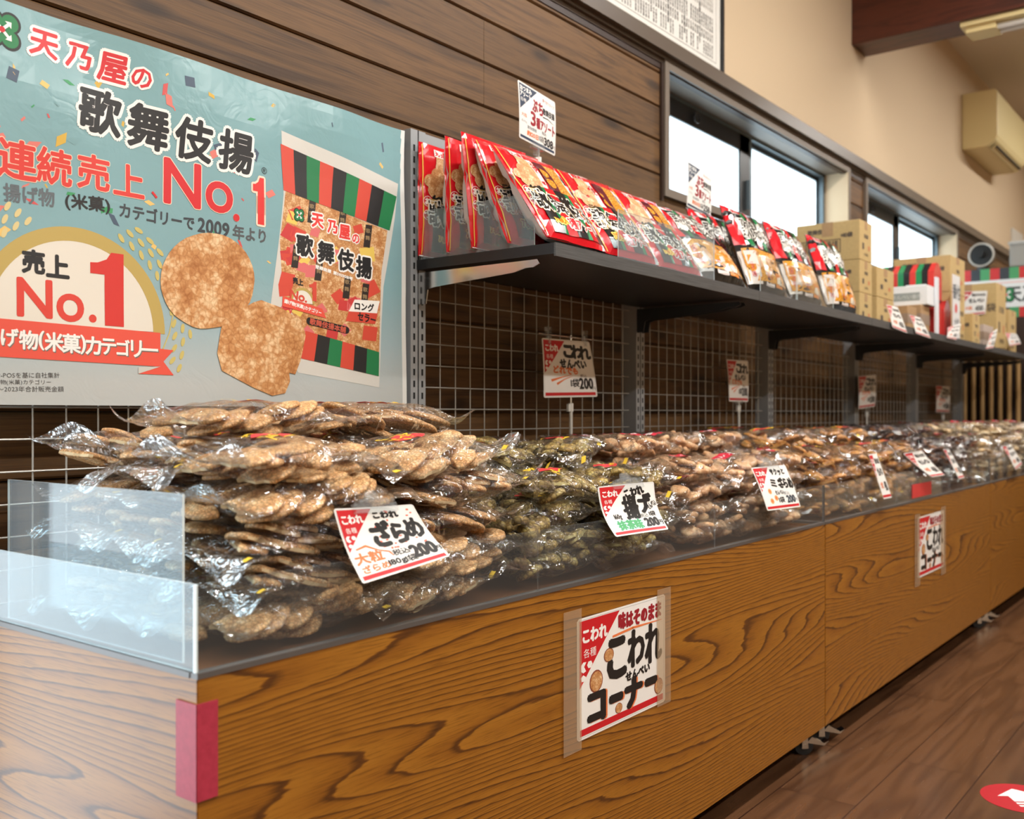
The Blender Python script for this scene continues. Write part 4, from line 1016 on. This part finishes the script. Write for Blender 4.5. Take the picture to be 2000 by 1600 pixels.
# ================================================================== SNACK BAGS ON THE UPPER SHELF
G = .17
def gi(r, g, b): return ink(r, g, b, G)
def crk_print(name, c1, c2, c3): return senbei_print(name, 300)
t = NT('orange cracker print'); n_ = t.noise(t.obj(), 240, 3); SENO = t.pbr(t.ramp(n_, [(.35, srgb(160, 90, 20)), (.55, srgb(214, 150, 50)), (.7, srgb(236, 190, 90))]), .2)
def shelf_pillow(w_, h_, th, seed):
    def fz(x, y):
        a_ = max(0, 1-abs(2*x/w_)**3.2)**.6; b_ = max(0, 1-abs(2*y/h_-1)**4)**.6
        z = th/2*a_*b_*(1.15-.35*y/h_)
        return z-.0035*max(0, 1-abs(noise.noise((x*16+seed, y*22, 1.3)))*3)*(.3+b_)+.003*noise.noise((x*9, y*9, seed))
    return fz
def red_bag(seed):
    w_, h_ = .208, .232; f0 = shelf_pillow(w_, h_, .05, seed); fz = lambda x, y: f0(x, y)*.6; r = empty('snack_bag')
    q0 = [i*.013-.104 for i in range(1, 16)]; q1 = [i*.0129 for i in range(1, 18)]
    bend = lambda x, y, z: Vector((x, y, fz(x, y)+z)); bk = lambda x, y, z: Vector((x, y, -f0(x, y)*1.55+z))
    a = Art(); a.rect(-w_/2, 0, w_/2, h_, gi(206, 22, 34), 0); a.build('front_film', r, bend, {0: q0, 1: q1})
    a = Art(); a.rect(-w_/2, 0, w_/2, h_, ink(214, 214, 212, .3), 0); a.build('back_film', r, bk, {0: q0, 1: q1})
    a = Art()
    a.rect(-.098, .004, -.096, .228, gi(232, 196, 90), 2)
    for x0, x1, c_ in ((-.075, -.04, BLK), (-.04, -.028, GRN), (-.028, .004, RED), (.004, .04, BLK), (.04, .055, GRN), (.055, .08, RED), (.08, .098, BLK)): a.rect(x0, .012, x1, .128, gi(26, 24, 26) if c_ is BLK else gi(20, 116, 66) if c_ is GRN else gi(206, 22, 34), 1)
    a.poly([(-.074, .125), (-.026, .125), (-.020, .205), (-.060, .212)], SENS, 2)
    for x, y in ((-.078, .155), (-.070, .135), (-.06, .17)): a.ell(x, y, .016, .014, SENS, 3, 12)
    a.poly([(-.026, .128), (-.010, .128), (-.010, .205), (-.026, .205)], gi(238, 230, 224), 3); a.text('えび塩味', -.018, .168, .066, gi(190, 20, 30), 4, w=.012, vertical=True, bold=.0008)
    a.poly([(-.066, .207), (-.026, .207), (-.026, .222), (-.066, .222)], gi(240, 236, 230), 3); a.text('天乃屋', -.046, .2145, .011, gi(200, 20, 30), 4, w=.034, bold=.0008)
    a.poly([(-.002, .128), (.032, .128), (.032, .205), (-.002, .205)], gi(96, 30, 44), 2)
    for y in (.146, .176): a.ell(.013, y, .014, .013, SENO, 3, 16)
    a.poly([(.032, .126), (.078, .126), (.078, .205), (.032, .205)], SENO, 2); a.rect(.078, .126, .096, .205, gi(236, 234, 230), 2); a.text('海苔味', .087, .166, .05, gi(30, 30, 34), 3, w=.012, vertical=True, bold=.0008)
    for i, ch in enumerate('歌舞伎揚'):
        x = -.064+.0495*i; a.text(ch, x, .090-.003*i, .052, gi(20, 18, 18), 6, w=.043, bold=.0013, out=(gi(240, 236, 228), .0038)); a.text(ch, x, .090-.003*i, .052, gi(196, 160, 90), 4, w=.043, bold=.0052)
    a.text('3種アソート', .035, .040, .026, gi(196, 26, 40), 6, w=.10, bold=.001, out=(gi(242, 236, 226), .0036)); a.text('7袋入', -.036, .043, .018, gi(196, 120, 20), 6, w=.042, bold=.001, out=(gi(242, 214, 96), .0036))
    for i, ch in enumerate('おつ'): a.band(-.087, .112-.028*i, .0095, .0108, gi(240, 200, 200), 3, n=18); a.text(ch, -.087, .112-.028*i, .012, gi(240, 220, 216), 3, bold=.0008)
    a.build('front_print', r, lambda x, y, z: Vector((x, y, fz(x, y)+z+.0012)), {0: q0[::2], 1: q1[::2]})
    return r
def dark_bag(seed):
    w_, h_ = .256, .245; fz = shelf_pillow(w_, h_, .06, seed+9); r = empty('snack_bag')
    q0 = [i*.0164-.131 for i in range(1, 16)]; q1 = [i*.0136 for i in range(1, 18)]
    bend = lambda x, y, z: Vector((x, y, fz(x, y)+z)); bk = lambda x, y, z: Vector((x, y, -fz(x, y)*.9+z))
    a = Art(); a.rect(-w_/2, 0, w_/2, h_, gi(30, 28, 28), 0); a.build('front_film', r, bend, {0: q0, 1: q1})
    a = Art(); a.rect(-w_/2, 0, w_/2, h_, ink(70, 68, 66, .3), 0); a.build('back_film', r, bk, {0: q0, 1: q1})
    a = Art()
    a.poly([(-.128, .125), (-.098, .118), (-.098, .242), (-.128, .242)], gi(206, 24, 36), 1); a.poly([(-.03, .118), (.0, .118), (.01, .242), (-.02, .242)], gi(206, 24, 36), 1); a.poly([(.075, .118), (.1, .118), (.11, .242), (.085, .242)], gi(206, 24, 36), 1)
    for x in (-.08, .02, .11): a.rect(x, .118, x+.022, .142, gi(20, 120, 66), 2); a.rect(x+.02, .2, x+.04, .222, gi(20, 120, 66), 2)
    a.rect(-.098, .216, -.05, .234, gi(240, 232, 226), 2); a.text('天乃屋', -.074, .225, .013, gi(200, 26, 36), 3, w=.042, bold=.0008)
    for i, ch in enumerate('歌舞伎揚'):
        x = -.070+.056*i; a.text(ch, x, .172, .06, gi(20, 18, 18), 5, w=.048, bold=.0009, out=(gi(236, 232, 224), .0042))
    a.rect(-.12, .02, .12, .112, SENO, 1)
    for i in range(7): a.ell(-.1+.033*i, .07+.014*math.sin(i*2.2+seed), .021, .024, (SENO, SENS)[i % 2], 2, 14)
    a.rect(-.128, .012, -.07, .105, gi(214, 206, 200), 3); a.text('醤油味', -.1, .06, .06, gi(200, 60, 70), 4, w=.016, vertical=True); a.rect(.02, .012, .075, .05, gi(226, 130, 40), 3); a.text('8袋入', .048, .03, .02, gi(250, 240, 220), 4, w=.046, bold=.001); a.rect(-.05, .01, .01, .06, gi(226, 214, 210), 3); a.text('天乃屋', -.02, .036, .016, gi(190, 40, 50), 4, w=.05)
    a.build('front_print', r, lambda x, y, z: Vector((x, y, fz(x, y)+z+.0012)), {0: q0[::2], 1: q1[::2]})
    return r
protos = {}
def shelf_bag(kind, xl, yb, lean, label, seed, yaw=0.0):
    f, w_ = {'red': (red_bag, .208), 'dark': (dark_bag, .256)}[kind]
    M = Matrix.Translation((xl+w_/2, yb, ZS+.0065+.006*abs(math.sin(lean)))) @ Matrix.Rotation(yaw, 4, 'Z') @ Matrix.Rotation(-lean, 4, 'X') @ Matrix(((1, 0, 0, 0), (0, 0, -1, 0), (0, 1, 0, 0), (0, 0, 0, 1)))
    grp = {'red': 'red snack bags on the upper shelf', 'dark': 'black and red snack bags on the upper shelf'}[kind]
    v = seed % 2
    if (kind, v) not in protos: protos[kind, v] = r = f(v*3); r.matrix_world = M; tag(r, label, 'snack bag', grp)
    else: dup(protos[kind, v], mat=M, label=label, category='snack bag', group=grp)
cols = [('red', 1.468, [(1.368, .0), (1.298, .02), (1.224, .12), (1.138, .40), (1.052, .60)], 'first column, behind the clear end plate'),
        ('red', 1.692, [(1.345, .02), (1.17, .38), (1.06, .60)], 'second column'),
        ('red', 1.915, [(1.345, .02), (1.19, .30), (1.065, .60)], 'third column, behind the clear front plate'),
        ('dark', 2.128, [(1.34, .03), (1.19, .40), (1.07, .66)], 'last column on the first shelf'),
        ('dark', 2.394, [(1.34, .03), (1.185, .28), (1.07, .36)], 'first column on the second shelf'),
        ('dark', 2.668, [(1.34, .03), (1.185, .28), (1.07, .36)], 'second column on the second shelf'),
        ('dark', 2.965, [(1.34, .03), (1.185, .26), (1.07, .30)], 'column beside the cardboard boxes')]
sd = 0
for kind, xl, lst, where in cols:
    pos = ['front', 'second', 'third', 'fourth', 'rear']
    n_ = len(lst)
    for i, (yb, lean) in enumerate(lst):
        k_ = n_-1-i; nm = 'rear' if k_ == n_-1 else pos[k_]
        shelf_bag(kind, xl+.004*math.sin(sd*2.3), yb, lean, '%s snack bag, %s, %s bag' % ('red' if kind == 'red' else 'black and red', where, nm), sd, .03*math.sin(sd*1.7)); sd += 1

# ================================================================== BOXES AND GIFTS FURTHER ALONG THE SHELF
DK = ink(86, 74, 62, .7)
def carton(x0, x1, y0, y1, z0, z1, label, mat=None, art='box', name='cardboard_box', grp='cartons on the upper shelf', cat='box'):
    r = empty(name, ((x0+x1)/2, (y0+y1)/2, z0), label, cat, grp)
    m = MB(); m.box((x0, y0, z0), (x1, y1, z1)); m.build('carton', mat or MAT['card'], r, bevel=.002)
    W2, D2, Hh = x1-x0, y1-y0, z1-z0
    if art == 'box':
        m = MB(); m.box((x0-.0006, (y0+y1)/2-.02, z1-.05), (x0-.0001, (y0+y1)/2+.02, z1+.0004)); m.box((x0+W2*.4, y0-.0006, z1-.03), (x0+W2*.6, y0-.0001, z1+.0004)); m.build('packing_tape', MAT['kraft'], r)
        a = Art()
        a.line([(D2*.08, Hh*.22), (D2*.70, Hh*.22), (D2*.70, Hh*.55), (D2*.08, Hh*.55), (D2*.08, Hh*.22)], .003, DK, 1)
        for i in range(16): a.rect(D2*(.11+.036*i), Hh*.25, D2*(.11+.036*i)+.003+.002*(i % 3), Hh*.52, DK, 1)
        a.text('歌舞伎揚', D2*.34, Hh*.78, Hh*.12, DK, 1, bold=.001); a.text('×10袋', D2*.80, Hh*.64, Hh*.12, DK, 1, bold=.001)
        o = a.build('side_print', r); o.matrix_local = Matrix(((0, 0, -1, -W2/2-.0004), (-1, 0, 0, D2/2), (0, 1, 0, 0), (0, 0, 0, 1)))
        a = Art(); a.text('天乃屋', W2*.5, Hh*.62, Hh*.09, DK, 1, bold=.001); a.rect(W2*.2, Hh*.28, W2*.34, Hh*.44, DK, 1); a.rect(W2*.66, Hh*.28, W2*.8, Hh*.4, ink(190, 120, 80, .7), 1); a.text('天地無用', W2*.5, Hh*.16, Hh*.08, DK, 1)
        o = a.build('front_print', r); o.matrix_local = Matrix(((1, 0, 0, -W2/2), (0, 0, -1, -D2/2-.0004), (0, 1, 0, 0), (0, 0, 0, 1)))
    return r
carton(3.50, 3.635, 1.15, 1.38, ZS+.232, H+.685, 'tan cardboard carton with a barcode print, topmost of the first stack past the bags')
carton(3.50, 3.635, 1.15, 1.38, ZS+.117, ZS+.231, 'tan cardboard carton in the middle of the first stack past the bags')
carton(3.50, 3.635, 1.15, 1.38, ZS, ZS+.116, 'tan cardboard carton at the bottom of the first stack past the bags')
carton(3.66, 3.86, 1.14, 1.36, ZS+.115, ZS+.225, 'tan carton on top of the lower stack beside the first stack')
carton(3.66, 3.86, 1.14, 1.36, ZS, ZS+.114, 'tan carton under another, in the lower stack')
carton(4.53, 4.78, 1.10, 1.34, ZS+.215, H+.686, 'tallest tan carton standing on two others past the striped bags')
carton(4.53, 4.65, 1.10, 1.34, ZS+.0, ZS+.214, 'tall narrow carton under the tallest one, nearer half')
carton(4.66, 4.78, 1.10, 1.34, ZS+.0, ZS+.214, 'tall narrow carton under the tallest one, farther half')
carton(5.38, 5.60, 1.09, 1.36, ZS, H+.655, 'wide tan carton with a row of dark dots, white card on it')
carton(5.62, 5.80, 1.08, 1.30, ZS, H+.54, 'low tan carton at the far end of the shelf')
carton(4.80, 4.93, 1.07, 1.25, ZS, ZS+.14, 'small tan carton at the foot of the tallest stack')
for x0, x1, y0, h_, lb in ((3.90, 4.02, 1.10, .10, 'small brown paper gift box beside the lower carton stack'), (4.04, 4.165, 1.09, .115, 'brown paper gift box with a pale wrapper, behind the tilted cards'), (5.06, 5.26, 1.08, .11, 'pale pinkish grey gift box on the far shelf')):
    r = carton(x0, x1, y0, y0+.12, ZS, ZS+h_, lb, MAT['kraft'] if x0 < 5 else ink(186, 168, 156, .6), 'none', 'gift_box', 'gift boxes on the far shelf', 'gift box')
    m = MB(); m.box((x0-.0008, y0-.0008, ZS+h_*.35), (x1+.0008, y0+.1208, ZS+h_*.7)); m.build('wrapper', ink(150, 128, 110, .6), r)
# curtain-striped gift bags and the white sign box hooked over them
STR = [gi(206, 60, 56), gi(36, 36, 40), gi(40, 134, 84)]
for i, (x0, z0, hh) in enumerate(((4.23, ZS, .155), (4.23, ZS+.157, .15), (4.38, ZS, .165))):
    r = empty('striped_gift_bag', (x0+.06, 1.19, z0), ['striped red, black and green gift bag standing on the shelf behind the white box', 'striped gift bag with a ridged top above the white box', 'striped gift bag next to the tallest carton'][i], 'gift bag', 'striped gift bags')
    m = MB()
    for k in range(9):
        y0 = 1.09+.024*k; m.add([(x0, y0, z0), (x0, y0+.024, z0), (x0, y0+.024, z0+hh*.75), (x0, y0, z0+hh*.75), (x0+.05, y0+.002, z0+hh), (x0+.05, y0+.022, z0+hh)], [(0, 1, 2, 3), (3, 2, 5, 4)], k % 3)
    m.add([(x0, 1.09, z0), (x0+.12, 1.09, z0), (x0+.12, 1.09, z0+hh*.75), (x0+.07, 1.09, z0+hh), (x0+.05, 1.09, z0+hh), (x0, 1.09, z0+hh*.75)], [tuple(range(6))], 0)
    m.add([(x0+.12, 1.09, z0), (x0+.12, 1.306, z0), (x0+.12, 1.306, z0+hh*.75), (x0+.12, 1.09, z0+hh*.75), (x0+.07, 1.306, z0+hh), (x0+.07, 1.09, z0+hh), (x0, 1.306, z0), (x0+.05, 1.306, z0+hh), (x0, 1.306, z0+hh*.75), (x0+.05, 1.09, z0+hh), (x0, 1.09, z0)], [(0, 1, 2, 3), (3, 2, 4, 5), (1, 6, 8, 7, 4, 2), (4, 7, 9, 5), (0, 1, 6, 10)], 0)
    m.build('striped_bag', STR, r)
    m = MB(); m.box((x0-.001, 1.12, z0+hh*.1), (x0-.0003, 1.20, z0+hh*.4)); m.build('label', ink(226, 226, 224), r)
r = empty('sign_box', (4.15, 1.14, ZS), 'white box-shaped sign with grey panel in front of the striped bags', 'sign')
m = MB(); m.box((4.08, 1.075, ZS+.118), (4.22, 1.225, ZS+.195)); m.build('box_top', ink(232, 234, 236), r, bevel=.002)
m = MB(); m.box((4.17, 1.066, ZS), (4.21, 1.073, ZS+.235)); m.build('upright_panel', ink(226, 230, 236), r)
a = Art(); a.rect(.02, .018, .12, .05, ink(150, 158, 156), 1); a.text('せんべい番付', .07, .034, .018, ink(210, 214, 212), 2)
o = a.build('panel_print', r); o.matrix_local = Matrix(((0, 0, -1, -.0705), (-1, 0, 0, .085), (0, 1, 0, .118), (0, 0, 0, 1)))
def shelf_card(pts, Yt, Yb, d, label): return quad_card('price_card', Q(pts, (Yt, Yt, Yb, Yb)), d, label, .002, 0, group='price cards tilted on the upper shelf edge')
shelf_card([(1731, 595), (1753, 600), (1772, 651), (1743, 639)], 1.045, 1.028, d_gift, 'tilted white card with a red corner hanging over the shelf edge, first of the row')
shelf_card([(1776, 615), (1797, 620), (1818, 661), (1789, 651)], 1.045, 1.028, d_gift, 'tilted white card over the shelf edge, second of the row')
shelf_card([(1851, 640), (1877, 632), (1868, 664), (1849, 660)], 1.045, 1.030, d_gift, 'white card in front of the small carton at the foot of the tallest stack')
shelf_card([(1934, 652), (1948, 642), (1940, 680), (1925, 682)], 1.045, 1.030, d_gift, 'white card beside the pale pinkish gift box')
shelf_card([(1963, 650), (1985, 652), (1994, 672), (1972, 676)], 1.05, 1.032, d_gift, 'farthest white card on the shelf edge')
r = quad_card('price_card', [Vector((5.37, 1.255, H+.62)), Vector((5.372, 1.13, H+.615)), Vector((5.372, 1.14, H+.50)), Vector((5.37, 1.25, H+.495))], d_gift, 'white card stuck on the wide carton with the dots', 0, 0, group='price cards tilted on the upper shelf edge')
r = empty('flyer_stack', (4.44, 1.06, ZS), 'white flyer leaning upright between the striped bags and the tallest carton', 'flyer')
m = MB(); m.box((4.385, 1.055, ZS), (4.50, 1.058, ZS+.27)); m.build('sheet', ink(222, 222, 222), r)
a = Art(); a.text('番付', .06, .2, .06, GREY, 1, bold=.002); a.ell(.05, .13, .02, .02, ink(214, 80, 80), 1); a.text('大粒', .06, .07, .04, GREY, 1)
o = a.build('print', r); o.matrix_local = Matrix(((1, 0, 0, -.055), (0, 0, -1, -.0055), (0, 1, 0, 0), (0, 0, 0, 1)))

# ================================================================== FAR END
m = MB(); m.box((6.2, .2, 0), (6.3, 1.485, H+.835)); S(m.build('partition', MAT['darkwood']))
r = empty('bamboo_screen', (6.17, .85, .06), 'row of upright bamboo poles in front of the dark partition', 'screen')
m = MB(); m.box((6.185, .25, .06), (6.198, 1.44, .12)); m.box((6.185, .25, H+.24), (6.198, 1.44, H+.28)); m.build('batten', MAT['darkwood'], r)
bam = NT('bamboo'); n_ = bam.noise(bam.map(bam.obj(), (40, 40, 6)), 1.5, 2); BAM = bam.pbr(bam.ramp(n_, [(.3, srgb(136, 104, 62)), (.7, srgb(168, 134, 86))]), .4)
for i in range(24):
    y = 1.42-.047*i; m = MB(); m.cyl((6.17, y, .06), (6.17, y, H+.30), .0125, 10)
    for z in (.35+.02*(i % 4), .68+.03*(i % 3), H+.1+.03*(i % 5)): m.cyl((6.17, y, z-.004), (6.17, y, z+.004), .0142, 10)
    m.build('pole', BAM, r)
r = empty('striped_banner', (6.195, .85, H+.549), 'red, black and green striped banner with a white band on the far partition', 'banner', mat=Matrix(((0, 0, -1, 6.197), (-1, 0, 0, 1.44), (0, 1, 0, H+.549), (0, 0, 0, 1))))
a = Art(); a.rect(0, 0, 1.2, .286, ink(222, 224, 224), 0)
for k in range(23):
    c_ = [ink(196, 46, 46), ink(50, 54, 60), ink(70, 150, 96)][k % 3]; a.rect(.026+.051*k-.03, .219, .026+.051*(k+1)-.03, .286, c_, 1); a.rect(.026+.051*k-.03, .0, .026+.051*(k+1)-.03, .058, c_, 1)
a.line([(0.02, .2), (1.18, .2)], .004, ink(230, 150, 140), 1)
emblem(a, .235, .13, .05, 2); a.text('天乃屋', .36, .13, .085, ink(60, 66, 66), 2, w=.26, bold=.003)
a.build('cloth', r)
r = empty('round_fan', (6.25, 1.335, H+.835), 'small round black fan with a pale rim on the far partition', 'fan')
m = MB(); m.cyl((6.25, 1.335, H+.835), (6.25, 1.335, H+.85), .04, 20); m.cyl((6.25, 1.335, H+.85), (6.25, 1.335, H+.86), .008, 10); m.build('foot', MAT['black'], r)
m = MB(); m.cyl((6.235, 1.345, H+.925), (6.275, 1.345, H+.925), .07, 28); m.cyl((6.195, 1.345, H+.925), (6.235, 1.345, H+.925), .02, 16); m.build('housing', MAT['black'], r)
m = MB(); m.tube([(6.232, 1.345+.066*math.cos(i*PI/14), H+.925+.066*math.sin(i*PI/14)) for i in range(29)], .0055, 8); m.build('rim', ink(190, 184, 174), r)
r = empty('storage_bin', (6.25, 1.05, H+.836), 'grey translucent bin on top of the far partition', 'bin')
m = MB(); m.box((6.2, .93, H+.836), (6.3, 1.19, H+.975)); m.build('tub', ink(150, 148, 142), r, bevel=.008)
m = MB(); m.box((6.195, .925, H+.965), (6.305, 1.195, H+.98)); m.build('lid', ink(176, 176, 172), r)
r = empty('wall_sign', (8.2, 1.525, H+1.25), 'small white sign with a green corner on the cream wall', 'sign')
m = MB(); m.box((8.02, 1.515, H+1.25), (8.40, 1.529, H+1.37)); m.build('plate', ink(216, 214, 206), r)
m = MB(); m.box((8.25, 1.5135, H+1.25), (8.40, 1.5149, H+1.29)); m.build('green_panel', ink(90, 160, 110), r)
# air conditioner on the cream wall
ax0, ax1, ay0, ay1, az0, az1 = 6.57, 7.42, 1.325, 1.529, H+1.638, H+1.985
r = empty('air_conditioner', ((ax0+ax1)/2, 1.43, az0), 'ivory wall air conditioner high on the cream wall', 'air conditioner')
m = MB(); m.prism([(ay1, az0), (ay0+.06, az0), (ay0+.012, az0+.035), (ay0, az0+.06), (ay0, az1-.02), (ay0+.02, az1), (ay1, az1)], ax0, ax1, lambda P, t: (t, P[0], P[1])); m.build('body', MAT['acbody'], r, bevel=.006)
m = MB(); m.box((ax0+.06, ay0+.016, az0+.004), (ax1-.06, ay0+.052, az0+.022)); m.build('vent', MAT['slot'], r)
m = MB(); m.prism([(ay0+.058, az0-.002), (ay0+.02, az0+.026), (ay0+.026, az0+.030), (ay0+.062, az0+.003)], ax0+.05, ax1-.05, lambda P, t: (t, P[0]-.012, P[1]-.008)); m.build('louver', MAT['acbody'], r)
# strip light under the beam
r = empty('strip_light', ((bx0+bx1)/2, 0, bz-.045), 'ivory and white strip light fixed under the dark beam', 'lamp')
m = MB(); m.box((bx0+.02, -1.4, bz-.022), (bx1-.02, 1.07, bz)); m.build('body', MAT['acbody'], r, bevel=.003)
m = MB(); m.cyl((bx0+.07, -1.35, bz-.034), (bx0+.07, .93, bz-.034), .013, 12); m.cyl((bx1-.07, -1.35, bz-.034), (bx1-.07, .93, bz-.034), .013, 12); m.build('tube', MAT['whiteplastic'], r)
m = MB(); m.box((bx0+.04, .93, bz-.046), (bx1-.04, 1.05, bz-.022)); m.build('end_cap', MAT['acbody'], r)
# arrow sticker on the floor
sx, sy = 2.36, .425
r = empty('floor_sticker', (sx, sy, .0004), 'round red floor sticker with a white arrow', 'sticker')
a = Art(); a.ell(0, 0, .085, .085, ink(178, 30, 44, .3), 1, 48); a.build('disc', r)
a = Art(); d_ = math.radians(35)
P = lambda u, v: (u*math.cos(d_)-v*math.sin(d_), u*math.sin(d_)+v*math.cos(d_))
a.poly([P(.055, 0), P(.012, .05), P(.012, .027), P(-.018, .027), P(-.018, -.027), P(.012, -.027), P(.012, -.05)], WHT, 3)
for u in (-.032, -.046): a.poly([P(u, -.027), P(u+.008, -.027), P(u+.008, .027), P(u, .027)], WHT, 3)
a.build('arrow', r)
